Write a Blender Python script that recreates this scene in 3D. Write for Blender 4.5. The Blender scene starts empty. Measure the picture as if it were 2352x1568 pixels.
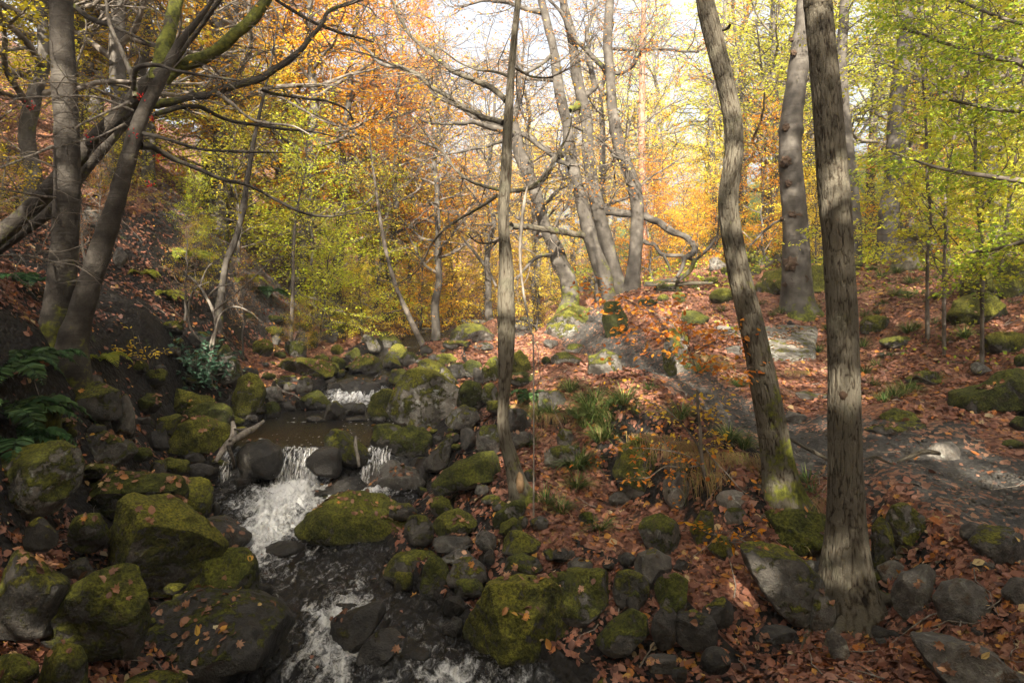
import bpy, bmesh, math, random
import numpy as np
from math import radians as RAD, pi as PI, sin, cos

# ------------------------------------------------------------------ basics
sc = bpy.context.scene
COL = sc.collection
F, CX, HY, CAM = 1568.0, 1176.0, 700.0, 3.0

def P(px, py, Y):
    """point at depth Y that lies along a given sight line (metres)"""
    return np.array([(px - CX) / F * Y, Y, CAM - (py - HY) / F * Y])

def proj(p):
    return np.array([CX + p[0] / p[1] * F, HY - (p[2] - CAM) / p[1] * F])

# readings taken from enlarged quarters of the photograph
REG = {0: (0, 0, 1), 1: (0, 799.7, .4903), 2: (564.5, 705.6, .34), 3: (517.4, 1081.9, .36),
       4: (1270, 893.8, .46), 5: (0, 0, .51), 6: (799.7, 0, .51), 7: (1505.3, 0, .5101), 8: (1129, 564.5, .52)}
def R(reg, x, y):
    a, b, s = REG[reg]
    return a + x * s, b + y * s

def norm(v):
    v = np.asarray(v, float)
    return v / (np.linalg.norm(v, axis=-1, keepdims=True) + 1e-12)

# ------------------------------------------------------------------ noise
def _hash(ix, iy, iz, seed):
    with np.errstate(over='ignore'):
        h = (ix.astype(np.uint32) * np.uint32(73856093)) ^ (iy.astype(np.uint32) * np.uint32(19349663)) ^ \
            (iz.astype(np.uint32) * np.uint32(83492791)) ^ np.uint32((seed * 2654435761) & 0xffffffff)
        h ^= h >> np.uint32(15); h *= np.uint32(0x85ebca6b)
        h ^= h >> np.uint32(13); h *= np.uint32(0xc2b2ae35)
        h ^= h >> np.uint32(16)
    return h.astype(np.float64) / 4294967295.0

def vnoise(p, seed=0):
    p = np.asarray(p, float)
    i = np.floor(p).astype(np.int64)
    f = p - i
    u = f * f * f * (f * (f * 6 - 15) + 10)
    r = 0
    for dx in (0, 1):
        wx = u[:, 0] if dx else 1 - u[:, 0]
        for dy in (0, 1):
            wy = u[:, 1] if dy else 1 - u[:, 1]
            for dz in (0, 1):
                wz = u[:, 2] if dz else 1 - u[:, 2]
                r = r + wx * wy * wz * _hash(i[:, 0] + dx, i[:, 1] + dy, i[:, 2] + dz, seed)
    return r * 2 - 1

def fbm(p, seed=0, octv=4, gain=.5):
    a, s, q = 1.0, 0, np.asarray(p, float)
    for k in range(octv):
        s = s + a * vnoise(q, seed + k * 17)
        q = q * 2.03 + 3.1
        a *= gain
    return s

# ------------------------------------------------------------------ meshes
def make_mesh(name, V, faces, attrs=None, smooth=True):
    """faces: list of int arrays (n,k)"""
    me = bpy.data.meshes.new(name)
    V = np.ascontiguousarray(V, dtype=np.float32)
    me.vertices.add(len(V))
    me.vertices.foreach_set('co', V.ravel())
    faces = [f for f in faces if len(f)]
    loops = np.concatenate([np.asarray(f).ravel() for f in faces]).astype(np.int32)
    tot = np.concatenate([np.full(len(f), np.asarray(f).shape[1]) for f in faces]).astype(np.int32)
    start = np.concatenate([[0], np.cumsum(tot)[:-1]]).astype(np.int32)
    me.loops.add(len(loops)); me.loops.foreach_set('vertex_index', loops)
    me.polygons.add(len(tot))
    me.polygons.foreach_set('loop_start', start)
    me.polygons.foreach_set('loop_total', tot)
    me.polygons.foreach_set('use_smooth', np.full(len(tot), smooth, dtype=bool))
    for k, a in (attrs or {}).items():
        at = me.attributes.new(k, 'FLOAT', 'POINT')
        at.data.foreach_set('value', np.ascontiguousarray(a, dtype=np.float32))
    me.update(calc_edges=True)
    return me

def link(name, me, mat=None, parent=None, loc=None):
    o = bpy.data.objects.new(name, me)
    COL.objects.link(o)
    if mat is not None and me is not None and not me.materials:
        me.materials.append(mat)
    if loc is not None:
        o.location = loc
    if parent is not None:
        o.parent = parent
    return o

def empty(name, loc):
    o = bpy.data.objects.new(name, None)
    COL.objects.link(o)
    o.location = [float(v) for v in loc]
    o.empty_display_size = .3
    return o

USED = set()
def tag(o, label, cat, group=None, kind=None):
    o['label'] = label; o['category'] = cat
    if group: o['group'] = group
    if kind: o['kind'] = kind
    USED.add(label)
    return o

class MB:
    def __init__(s):
        s.V, s.Fq, s.n, s.A = [], [], 0, []
    def add(s, V, Fq, a=0.0):
        s.V.append(V); s.Fq.append(np.asarray(Fq) + s.n); s.n += len(V)
        s.A.append(np.full(len(V), a) if np.isscalar(a) else a)
    def tube(s, pts, rad, sides=5, a=0.0):
        pts = np.asarray(pts, float); rad = np.asarray(rad, float); n = len(pts)
        t = np.gradient(pts, axis=0); t = norm(t)
        m = np.abs(norm(pts[-1] - pts[0]))
        ref = np.eye(3)[int(np.argmin(m))]
        u = norm(np.cross(t, ref)); v = np.cross(t, u)
        th = np.arange(sides) * 2 * PI / sides
        c, d = np.cos(th), np.sin(th)
        V = pts[:, None, :] + rad[:, None, None] * (u[:, None, :] * c[None, :, None] + v[:, None, :] * d[None, :, None])
        i = np.arange(n - 1)[:, None] * sides; j = np.arange(sides)[None, :]; k = (j + 1) % sides
        Fq = np.stack([i + j, i + k, i + sides + k, i + sides + j], -1).reshape(-1, 4)
        s.add(V.reshape(-1, 3), Fq, a)
    def mesh(s, name, origin=(0, 0, 0), attr='moss', extra=None):
        V = np.concatenate(s.V) - np.asarray(origin)
        A = {attr: np.concatenate(s.A)}
        if hasattr(s, 'X') and sum(map(len, s.X['fiss'])) == len(V): A['fiss'] = np.concatenate(s.X['fiss'])
        else: A['fiss'] = np.full(len(V), .5)
        return make_mesh(name, V, [np.concatenate(s.Fq)], A)

def spline(pts, step):
    """Catmull-Rom through the rows of pts (any width), resampled about every step metres in xyz"""
    p = np.asarray(pts, float)
    q = np.vstack([2 * p[0] - p[1], p, 2 * p[-1] - p[-2]])
    out = []
    for i in range(1, len(q) - 2):
        L = np.linalg.norm(q[i + 1][:3] - q[i][:3]); n = max(2, int(L / step))
        t = (np.arange(n) / n)[:, None]
        a, b, c, d = q[i - 1], q[i], q[i + 1], q[i + 2]
        out.append(.5 * (2 * b + (c - a) * t + (2 * a - 5 * b + 4 * c - d) * t ** 2 + (3 * b - a - 3 * c + d) * t ** 3))
    out.append(p[-1:])
    return np.vstack(out)

# ------------------------------------------------------------------ leaves
class Leaves:
    def __init__(s):
        s.p, s.a, s.n, s.s = [], [], [], []
    def add(s, p, a, n, size):
        s.p.append(p); s.a.append(a); s.n.append(n); s.s.append(size)
    def count(s): return sum(len(x) for x in s.p)
    def arrays(s):
        return np.concatenate(s.p), norm(np.concatenate(s.a)), np.concatenate(s.n), np.concatenate(s.s)
    def mesh(s, name, rng, origin=(0, 0, 0), fine=False, width=.62, keep=None):
        p, a, n, z = s.arrays()
        if keep is not None:
            k = keep(p); p, a, n, z = p[k], a[k], n[k], z[k]
        p = p - np.asarray(origin)
        b = norm(np.cross(n, a)); n = np.cross(a, b)
        N = len(p); z = z[:, None]; w = z * width * .5
        r = rng.random(N)
        if not fine:
            cup = z * rng.uniform(-.1, .16, (N, 1))
            V = np.stack([p, p + a * z * .5 + b * w + n * cup, p + a * z, p + a * z * .5 - b * w + n * cup], 1).reshape(-1, 3)
            Fq = np.arange(N)[:, None] * 4 + np.array([0, 1, 2, 3])
            return make_mesh(name, V, [Fq], {'rnd': np.repeat(r, 4)}, smooth=False)
        c1 = z * rng.uniform(-.08, .2, (N, 1)); c2 = z * rng.uniform(-.08, .2, (N, 1)); tip = z * rng.uniform(-.25, .15, (N, 1))
        V = np.stack([p, p + a * z * .28 + b * w * .9 + n * c1, p + a * z * .68 + b * w * .8 + n * c1, p + a * z + n * tip,
                      p + a * z * .68 - b * w * .8 + n * c2, p + a * z * .28 - b * w * .9 + n * c2], 1).reshape(-1, 3)
        i = np.arange(N)[:, None] * 6
        return make_mesh(name, V, [np.vstack([i + np.array([0, 1, 2, 3]), i + np.array([0, 3, 4, 5])])], {'rnd': np.repeat(r, 6)}, smooth=False)

def grow(mb, LF, p, d, L, r, lvl, maxl, rng, c):
    n = max(4, int(L / c.get('seg', .25)))
    n = min(n, 14)
    pts = [np.array(p, float)]; d = norm(d); wig = c.get('wig', .16); trop = c.get('trop', (.02, .0, -.02, -.02))
    ds = []
    for i in range(n):
        d = norm(d + rng.normal(0, wig, 3) + np.array([0, 0, trop[min(lvl, 3)]]))
        ds.append(d); pts.append(pts[-1] + d * (L / n))
    pts = np.array(pts); ds = np.array(ds + [ds[-1]])
    rr = r * np.linspace(1, .28, n + 1)
    sides = 8 if r > .05 else (5 if r > .015 else 3)
    mb.tube(pts, rr, sides, 0.0)
    flat = c.get('flat', .45)
    if lvl < maxl:
        k = c['k'][lvl]
        ts = np.linspace(c.get('t0', .22), 1, k) + rng.uniform(-.05, .05, k)
        sg = 1
        for t in ts:
            t = min(max(t, 0), 1); i = min(int(t * n), n)
            dd = ds[i]; side = norm(np.cross(dd, [0, 0, 1]) + rng.normal(0, .12, 3)) * sg; sg = -sg
            upv = np.cross(side, dd)
            ang = rng.uniform(.5, 1.05)
            if t > .97: ang *= .3
            az = rng.normal(0, c.get('spread', .5))
            nd = dd * cos(ang) + (side * cos(az) + upv * sin(az)) * sin(ang)
            nd[2] *= (1 - flat) if lvl >= 1 else 1
            grow(mb, LF, pts[i], nd, L * rng.uniform(.34, .62) * (1.15 - .5 * t), max(rr[i] * .62, c.get('rmin', .003)), lvl + 1, maxl, rng, c)
    if LF is not None and lvl >= maxl - 1:
        m = rng.poisson(L * c['dens'] * (1 if lvl == maxl else .45))
        if m > 0:
            t = rng.uniform(.1, 1.0, m) * n
            i = np.minimum(t.astype(int), n - 1); f = (t - i)[:, None]
            q = pts[i] * (1 - f) + pts[i + 1] * f
            dd = ds[i]; side = norm(np.cross(dd, [0, 0, 1.0])) * rng.choice([-1, 1], m)[:, None]
            a = norm(dd * .55 + side * .8 + rng.normal(0, .35, (m, 3)) + np.array([0, 0, -.15]))
            nn = np.array([0, 0, 1.0]) + rng.normal(0, c.get('tumble', .45), (m, 3))
            off = c.get('off', .05)
            q = q + side * rng.uniform(0, off, (m, 1)) + rng.normal(0, off * .6, (m, 3))
            LF.add(q, a, nn, c['leaf'] * rng.uniform(.6, 1.25, m))

# ------------------------------------------------------------------ materials
def new_mat(name):
    m = bpy.data.materials.new(name); m.use_nodes = True
    nt = m.node_tree; nt.nodes.clear()
    return m, nt
def N(nt, t, **kw):
    n = nt.nodes.new(t)
    for k, v in kw.items():
        if k.startswith('i_'):
            n.inputs[k[2:].replace('_', ' ')].default_value = v
        else:
            setattr(n, k, v)
    return n
def L_(nt, a, b): nt.links.new(a, b)
def ramp(nt, fac, stops, interp='LINEAR'):
    r = N(nt, 'ShaderNodeValToRGB'); r.color_ramp.interpolation = interp
    e = r.color_ramp.elements
    while len(e) < len(stops): e.new(.5)
    for i, (p, c) in enumerate(stops):
        e[i].position = p; e[i].color = (*c, 1) if len(c) == 3 else c
    L_(nt, fac, r.inputs[0]); return r.outputs[0]
def noise(nt, vec, scale, detail=4, rough=.55, dist=0.0):
    n = N(nt, 'ShaderNodeTexNoise'); n.inputs['Scale'].default_value = scale; n.inputs['Detail'].default_value = detail
    n.inputs['Roughness'].default_value = rough; n.inputs['Distortion'].default_value = dist
    if vec is not None: L_(nt, vec, n.inputs['Vector'])
    return n.outputs['Fac']
def mathn(nt, op, a, b=None, c=None, clamp=False):
    n = N(nt, 'ShaderNodeMath', operation=op, use_clamp=clamp)
    for i, v in enumerate((a, b, c)):
        if v is None: continue
        if isinstance(v, (int, float)): n.inputs[i].default_value = v
        else: L_(nt, v, n.inputs[i])
    return n.outputs[0]
def mixc(nt, fac, a, b, mode='MIX'):
    n = N(nt, 'ShaderNodeMix', data_type='RGBA', blend_type=mode)
    for s, v in ((0, fac), (6, a), (7, b)):
        if isinstance(v, (int, float)): n.inputs[s].default_value = v if s == 0 else (v, v, v, 1)
        elif isinstance(v, tuple): n.inputs[s].default_value = (*v, 1) if len(v) == 3 else v
        else: L_(nt, v, n.inputs[s])
    return n.outputs[2]
def smooth(nt, v, a, b):
    n = N(nt, 'ShaderNodeMapRange', interpolation_type='SMOOTHSTEP'); L_(nt, v, n.inputs[0])
    n.inputs[1].default_value = a; n.inputs[2].default_value = b
    return n.outputs[0]
def pos(nt): return N(nt, 'ShaderNodeNewGeometry').outputs['Position']
def objc(nt): return N(nt, 'ShaderNodeTexCoord').outputs['Object']
def mapping(nt, v, sc_):
    m = N(nt, 'ShaderNodeMapping'); m.inputs['Scale'].default_value = sc_; L_(nt, v, m.inputs[0]); return m.outputs[0]
def attr(nt, name): return N(nt, 'ShaderNodeAttribute', attribute_name=name).outputs['Fac']
def finish(nt, col, rough, bump=None, bs=.5, bd=.02, spec=.3, coat=None):
    b = N(nt, 'ShaderNodeBsdfPrincipled'); o = N(nt, 'ShaderNodeOutputMaterial')
    if isinstance(col, tuple): b.inputs['Base Color'].default_value = (*col, 1)
    else: L_(nt, col, b.inputs['Base Color'])
    if isinstance(rough, (int, float)): b.inputs['Roughness'].default_value = rough
    else: L_(nt, rough, b.inputs['Roughness'])
    b.inputs['Specular IOR Level'].default_value = spec
    if bump is not None:
        n = N(nt, 'ShaderNodeBump'); n.inputs['Strength'].default_value = bs; n.inputs['Distance'].default_value = bd
        L_(nt, bump, n.inputs['Height']); L_(nt, n.outputs[0], b.inputs['Normal'])
    L_(nt, b.outputs[0], o.inputs[0])
    return b

def leaf_mat(name, stops, trans=.55, rough=.5):
    m, nt = new_mat(name)
    c = ramp(nt, attr(nt, 'rnd'), stops)
    oi = N(nt, 'ShaderNodeObjectInfo').outputs['Random']
    hs = N(nt, 'ShaderNodeHueSaturation'); L_(nt, c, hs.inputs['Color'])
    L_(nt, mathn(nt, 'MULTIPLY_ADD', oi, .3, .85), hs.inputs['Value'])
    L_(nt, mathn(nt, 'MULTIPLY_ADD', oi, .03, .485), hs.inputs['Hue'])
    c = hs.outputs[0]
    b = N(nt, 'ShaderNodeBsdfPrincipled'); b.inputs['Roughness'].default_value = rough; b.inputs['Specular IOR Level'].default_value = .25
    L_(nt, c, b.inputs['Base Color'])
    t = N(nt, 'ShaderNodeBsdfTranslucent'); L_(nt, c, t.inputs[0])
    mx = N(nt, 'ShaderNodeMixShader'); mx.inputs[0].default_value = trans
    L_(nt, b.outputs[0], mx.inputs[1]); L_(nt, t.outputs[0], mx.inputs[2])
    o = N(nt, 'ShaderNodeOutputMaterial'); L_(nt, mx.outputs[0], o.inputs[0])
    return m

M = {}
M['gold'] = leaf_mat('leaf_gold', [(0, (.72, .44, .03)), (.5, (.82, .60, .05)), (1, (.84, .68, .11))])
M['orange'] = leaf_mat('leaf_orange', [(0, (.66, .26, .015)), (.5, (.80, .40, .02)), (1, (.82, .52, .04))])
M['rust'] = leaf_mat('leaf_rust', [(0, (.45, .13, .03)), (.5, (.66, .24, .03)), (1, (.74, .36, .05))])
M['lime'] = leaf_mat('leaf_lime', [(0, (.44, .52, .04)), (.5, (.62, .64, .05)), (1, (.76, .68, .07))])
M['olive'] = leaf_mat('leaf_olive', [(0, (.30, .30, .02)), (.5, (.50, .40, .02)), (1, (.64, .46, .03))])
M['green'] = leaf_mat('leaf_green', [(0, (.20, .30, .03)), (.6, (.40, .46, .04)), (1, (.58, .54, .06))])
M['shrub'] = leaf_mat('leaf_evergreen', [(0, (.035, .085, .05)), (1, (.09, .17, .10))], trans=.15, rough=.35)
M['fern'] = leaf_mat('leaf_fern', [(0, (.025, .065, .025)), (1, (.07, .13, .04))], trans=.25)
M['fern_dry'] = leaf_mat('leaf_fern_pale', [(0, (.22, .26, .03)), (1, (.40, .38, .06))], trans=.3)
M['grass'] = leaf_mat('leaf_grass', [(0, (.045, .085, .018)), (.55, (.10, .155, .04)), (.8, (.22, .24, .07)), (1, (.34, .27, .13))], trans=.3)
M['straw'] = leaf_mat('leaf_straw', [(0, (.20, .12, .06)), (.6, (.34, .20, .09)), (1, (.16, .20, .04))], trans=.25)
M['litter'] = leaf_mat('leaf_litter', [(0, (.075, .038, .028)), (.28, (.15, .068, .045)), (.55, (.235, .102, .062)), (.80, (.29, .155, .105)),
                                       (.90, (.36, .13, .03)), (.96, (.42, .24, .05)), (1, (.38, .31, .19))], trans=.12, rough=.55)

def rock_material():
    m, nt = new_mat('rock_moss')
    p = pos(nt); oi = N(nt, 'ShaderNodeObjectInfo')
    sep = N(nt, 'ShaderNodeSeparateColor'); L_(nt, oi.outputs['Color'], sep.inputs[0])
    moss, tone, wet = sep.outputs[0], sep.outputs[1], sep.outputs[2]
    n1 = noise(nt, p, 2.3, 6, .62); n2 = noise(nt, p, 14, 5, .65); n3 = noise(nt, p, 70, 3, .6); n4 = noise(nt, p, 5.5, 5, .6, .6)
    stone = mixc(nt, smooth(nt, n1, .3, .72), (.065, .060, .055), (.20, .18, .155))
    stone = mixc(nt, smooth(nt, n2, .4, .75), stone, (.27, .245, .21))
    stone = mixc(nt, smooth(nt, n4, .56, .66), stone, (.12, .075, .045))
    stone = mixc(nt, mathn(nt, 'MULTIPLY', smooth(nt, noise(nt, p, 7, 6, .7, 1.0), .55, .62), mathn(nt, 'MULTIPLY', tone, .75)), stone, (.40, .42, .37))
    k = N(nt, 'ShaderNodeMapRange'); L_(nt, tone, k.inputs[0]); k.inputs[3].default_value = .13; k.inputs[4].default_value = .95
    hs = N(nt, 'ShaderNodeHueSaturation'); L_(nt, stone, hs.inputs['Color']); L_(nt, k.outputs[0], hs.inputs['Value'])
    stone = hs.outputs[0]
    g = N(nt, 'ShaderNodeNewGeometry'); sx = N(nt, 'ShaderNodeSeparateXYZ'); L_(nt, g.outputs['Normal'], sx.inputs[0])
    up = mathn(nt, 'MULTIPLY_ADD', sx.outputs[2], .46, .14)
    big = mathn(nt, 'MULTIPLY_ADD', n4, 1.8, -.9); fine = mathn(nt, 'MULTIPLY_ADD', n2, 1.3, -.65)
    v = mathn(nt, 'ADD', mathn(nt, 'ADD', up, big), mathn(nt, 'ADD', fine, mathn(nt, 'MULTIPLY_ADD', moss, 1.5, -.96)))
    oz = N(nt, 'ShaderNodeSeparateXYZ'); L_(nt, objc(nt), oz.inputs[0])
    lz = mathn(nt, 'ADD', mathn(nt, 'MULTIPLY_ADD', oi.outputs['Alpha'], -2.0, oz.outputs[2]), mathn(nt, 'MULTIPLY_ADD', n4, .14, -.07))
    line = smooth(nt, lz, .07, -.04)
    mask = mathn(nt, 'MULTIPLY', smooth(nt, v, -.02, .22), mathn(nt, 'SUBTRACT', 1.0, line))
    wet = mathn(nt, 'MAXIMUM', wet, line)
    stone = mixc(nt, mathn(nt, 'MULTIPLY', line, .75), stone, (.012, .011, .010))
    tuft = noise(nt, p, 38, 4, .7)
    mcol = ramp(nt, mathn(nt, 'ADD', mathn(nt, 'MULTIPLY_ADD', noise(nt, p, 3.6, 6, .7), .75, .12), mathn(nt, 'MULTIPLY_ADD', sx.outputs[2], .16, -.03)), [(.34, (.022, .025, .005)), (.48, (.075, .082, .010)), (.60, (.16, .165, .016)), (.76, (.28, .27, .025))])
    hm = N(nt, 'ShaderNodeHueSaturation'); L_(nt, mcol, hm.inputs['Color']); L_(nt, mathn(nt, 'MULTIPLY_ADD', oi.outputs['Random'], .7, .6), hm.inputs['Value']); L_(nt, mathn(nt, 'MULTIPLY_ADD', oi.outputs['Random'], -.03, .515), hm.inputs['Hue']); mcol = hm.outputs[0]
    mcol = mixc(nt, smooth(nt, tuft, .34, .66), mixc(nt, .75, mcol, (.010, .011, .004)), mcol)
    mcol = mixc(nt, smooth(nt, n2, .56, .68), mcol, mixc(nt, .55, mcol, (.075, .055, .028)))
    col = mixc(nt, mask, stone, mcol)
    rough = mixc(nt, mask, mixc(nt, wet, .75, .22), .95)
    h = mathn(nt, 'ADD', mathn(nt, 'MULTIPLY', n2, .9), mathn(nt, 'MULTIPLY', n3, .4))
    h = mathn(nt, 'ADD', h, mathn(nt, 'MULTIPLY', mask, mathn(nt, 'MULTIPLY_ADD', tuft, 1.6, .3)))
    finish(nt, col, rough, h, 1.0, .035, .35)
    return m
M['rock'] = rock_material()

def bark_material(name, kind):
    m, nt = new_mat(name)
    p = pos(nt); mo = attr(nt, 'moss')
    if kind == 'oak':
        q = mapping(nt, p, (1, 1, .16)); a = noise(nt, q, 48, 4, .65, .2); b = noise(nt, p, 5, 4); f = noise(nt, p, 70, 3)
        fi = mathn(nt, 'ADD', attr(nt, 'fiss'), mathn(nt, 'MULTIPLY_ADD', a, .5, -.25))
        col = ramp(nt, fi, [(.03, (.015, .011, .008)), (.15, (.048, .036, .024)), (.5, (.080, .068, .049)), (.9, (.118, .104, .078))])
        col = mixc(nt, mathn(nt, 'MULTIPLY', smooth(nt, b, .52, .72), .4), col, (.11, .11, .075))
        h = mathn(nt, 'ADD', a, mathn(nt, 'MULTIPLY', f, .3)); bs, bd = 1.0, .03
    elif kind == 'grey':
        q = mapping(nt, p, (.6, .6, 7)); a = noise(nt, q, 5, 4, .6); b = noise(nt, p, 3.5, 5); f = noise(nt, p, 45, 3)
        col = ramp(nt, b, [(.3, (.028, .024, .019)), (.5, (.066, .058, .049)), (.72, (.13, .117, .10))])
        col = mixc(nt, smooth(nt, a, .58, .68), col, (.045, .038, .031))
        h = mathn(nt, 'ADD', mathn(nt, 'MULTIPLY', a, .6), mathn(nt, 'MULTIPLY', f, .4)); bs, bd = .6, .015
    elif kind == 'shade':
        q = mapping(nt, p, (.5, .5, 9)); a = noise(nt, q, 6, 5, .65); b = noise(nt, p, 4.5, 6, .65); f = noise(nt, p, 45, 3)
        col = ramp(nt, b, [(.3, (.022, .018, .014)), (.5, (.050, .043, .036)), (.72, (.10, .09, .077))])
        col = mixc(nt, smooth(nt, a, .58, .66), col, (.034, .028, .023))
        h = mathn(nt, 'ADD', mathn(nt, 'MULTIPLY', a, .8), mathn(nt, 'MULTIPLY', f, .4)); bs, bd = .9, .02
    elif kind == 'pine':
        q = mapping(nt, p, (1, 1, .3)); a = noise(nt, q, 14, 4, .6); b = noise(nt, p, 4, 4)
        col = ramp(nt, a, [(.35, (.12, .065, .045)), (.65, (.36, .20, .14))]); h = a; bs, bd = .8, .03
    elif kind == 'dead':
        q = mapping(nt, p, (1, 1, .3)); a = noise(nt, q, 22, 4, .6); b = noise(nt, p, 4, 4)
        col = ramp(nt, a, [(.35, (.09, .075, .06)), (.65, (.27, .24, .205))]); h = a; bs, bd = .5, .01
    else:  # twig
        b = noise(nt, p, 5, 3); a = noise(nt, p, 30, 3)
        col = ramp(nt, b, [(.35, (.055, .045, .036)), (.65, (.17, .145, .12))]); h = a; bs, bd = .4, .008
    g = N(nt, 'ShaderNodeNewGeometry'); sx = N(nt, 'ShaderNodeSeparateXYZ'); L_(nt, g.outputs['Normal'], sx.inputs[0])
    v = mathn(nt, 'ADD', mo, mathn(nt, 'MULTIPLY_ADD', noise(nt, p, 4.5, 6, .65), 1.8, -1.25))
    v = mathn(nt, 'ADD', v, mathn(nt, 'MULTIPLY', sx.outputs[0], .12))
    mask = smooth(nt, v, 0, .25)
    mc = ramp(nt, noise(nt, p, 18, 4), [(.35, (.035, .040, .008)), (.7, (.14, .145, .02))])
    finish(nt, mixc(nt, mask, col, mc), .85, h, bs, bd, .25)
    return m
for k in ('oak', 'grey', 'shade', 'pine', 'dead', 'twig'):
    M['bark_' + k] = bark_material('bark_' + k, k)

def ground_material():
    m, nt = new_mat('leaf_floor')
    p = pos(nt)
    def cells(scale, seed):
        w = N(nt, 'ShaderNodeVectorMath', operation='ADD'); L_(nt, p, w.inputs[0])
        nn = N(nt, 'ShaderNodeTexNoise'); nn.inputs['Scale'].default_value = scale * .8; L_(nt, p, nn.inputs['Vector'])
        ms = N(nt, 'ShaderNodeVectorMath', operation='SCALE'); L_(nt, nn.outputs['Color'], ms.inputs[0]); ms.inputs['Scale'].default_value = .9 / scale
        L_(nt, ms.outputs[0], w.inputs[1])
        v = N(nt, 'ShaderNodeTexVoronoi'); v.inputs['Scale'].default_value = scale; v.inputs['Randomness'].default_value = 1; L_(nt, w.outputs[0], v.inputs['Vector'])
        s = N(nt, 'ShaderNodeSeparateColor'); L_(nt, v.outputs['Color'], s.inputs[0])
        return s.outputs[0], s.outputs[1], v.outputs['Distance']
    a, a2, d = cells(17, 0); b, b2, d2 = cells(29, 1)
    st = [(0, (.06, .030, .021)), (.35, (.14, .060, .036)), (.6, (.21, .095, .058)), (.82, (.26, .14, .10)), (.94, (.30, .12, .04)), (1, (.32, .22, .10))]
    c1 = ramp(nt, a, st); c2 = ramp(nt, b, st)
    col = mixc(nt, smooth(nt, a2, .5, .55), c1, c2)
    soil_shadow = ramp(nt, noise(nt, p, 9, 5), [(.3, (.008, .007, .006)), (.7, (.028, .024, .021))])
    sm = attr(nt, 'soil_shadow')
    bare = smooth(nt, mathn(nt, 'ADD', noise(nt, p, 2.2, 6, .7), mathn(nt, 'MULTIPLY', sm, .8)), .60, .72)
    col = mixc(nt, bare, col, soil_shadow)
    scree = attr(nt, 'scree')
    col = mixc(nt, scree, col, ramp(nt, noise(nt, p, 12, 5, .7), [(.35, (.06, .055, .06)), (.65, (.22, .20, .20))]))
    gm = attr(nt, 'green')
    gmask = smooth(nt, mathn(nt, 'ADD', noise(nt, p, 1.7, 6, .7), mathn(nt, 'MULTIPLY', gm, .35)), .62, .72)
    col = mixc(nt, gmask, col, ramp(nt, noise(nt, p, 20, 4), [(.3, (.03, .045, .01)), (.7, (.11, .14, .03))]))
    h = mathn(nt, 'ADD', mathn(nt, 'MULTIPLY', a, .6), mathn(nt, 'ADD', mathn(nt, 'MULTIPLY', b2, .5), mathn(nt, 'MULTIPLY', d, -1.0)))
    finish(nt, col, .8, h, .8, .05, .25)
    return m
M['ground'] = ground_material()

def path_material():
    m, nt = new_mat('muddy_path')
    p = pos(nt)
    n1 = noise(nt, p, 3, 6, .65); n2 = noise(nt, p, 26, 5, .7); n3 = noise(nt, p, 90, 3)
    col = ramp(nt, n2, [(.3, (.026, .024, .022)), (.5, (.066, .062, .057)), (.72, (.14, .132, .122))])
    col = mixc(nt, smooth(nt, n1, .45, .7), col, (.030, .026, .023))
    v = N(nt, 'ShaderNodeTexVoronoi'); v.inputs['Scale'].default_value = 24; L_(nt, p, v.inputs['Vector'])
    s = N(nt, 'ShaderNodeSeparateColor'); L_(nt, v.outputs['Color'], s.inputs[0])
    lf = ramp(nt, s.outputs[1], [(0, (.13, .06, .04)), (.6, (.28, .14, .09)), (1, (.36, .2, .12))])
    edge = attr(nt, 'edge')
    col = mixc(nt, smooth(nt, mathn(nt, 'ADD', s.outputs[0], mathn(nt, 'MULTIPLY', edge, .45)), .93, .96), col, lf)
    h = mathn(nt, 'ADD', n2, mathn(nt, 'MULTIPLY', n3, .4))
    finish(nt, col, mixc(nt, n1, .6, .9), h, 1.0, .06, .3)
    return m
M['path'] = path_material()

def water_material():
    m, nt = new_mat('stream_water')
    p = pos(nt); fo = attr(nt, 'foam_glint')
    n = noise(nt, mapping(nt, p, (1, .55, 1)), 13, 7, .74, .9); n2 = noise(nt, mapping(nt, p, (1, .7, 1)), 60, 4, .7, .5)
    f = mathn(nt, 'ADD', fo, mathn(nt, 'MULTIPLY_ADD', n, 1.9, -1.15)); f = mathn(nt, 'ADD', f, mathn(nt, 'MULTIPLY_ADD', n2, .7, -.35))
    mask = mathn(nt, 'MULTIPLY', smooth(nt, f, .0, .95), .9)
    depth = attr(nt, 'brown')
    base = mixc(nt, depth, mixc(nt, smooth(nt, n, .42, .7), (.006, .005, .004), (.045, .045, .046)), (.022, .0115, .005))  # grey part of the base stands in for sky glints on the ripples
    col = mixc(nt, mask, base, (.78, .78, .77))
    b = finish(nt, col, mixc(nt, mask, .14, .6), mathn(nt, 'ADD', noise(nt, mapping(nt, p, (1.6, .7, 1)), 13, 5, .6, .8), mathn(nt, 'MULTIPLY', n2, .25)), .7, .035, .5)
    b.inputs['IOR'].default_value = 1.33
    return m
M['water'] = water_material()
def plain(name, col, rough=.6):
    m, nt = new_mat(name); p = pos(nt); n = noise(nt, p, 25, 4)
    finish(nt, mixc(nt, smooth(nt, n, .3, .7), tuple(c * .7 for c in col), tuple(min(1, c * 1.15) for c in col)), rough, n, .4, .01)
    return m
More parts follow.
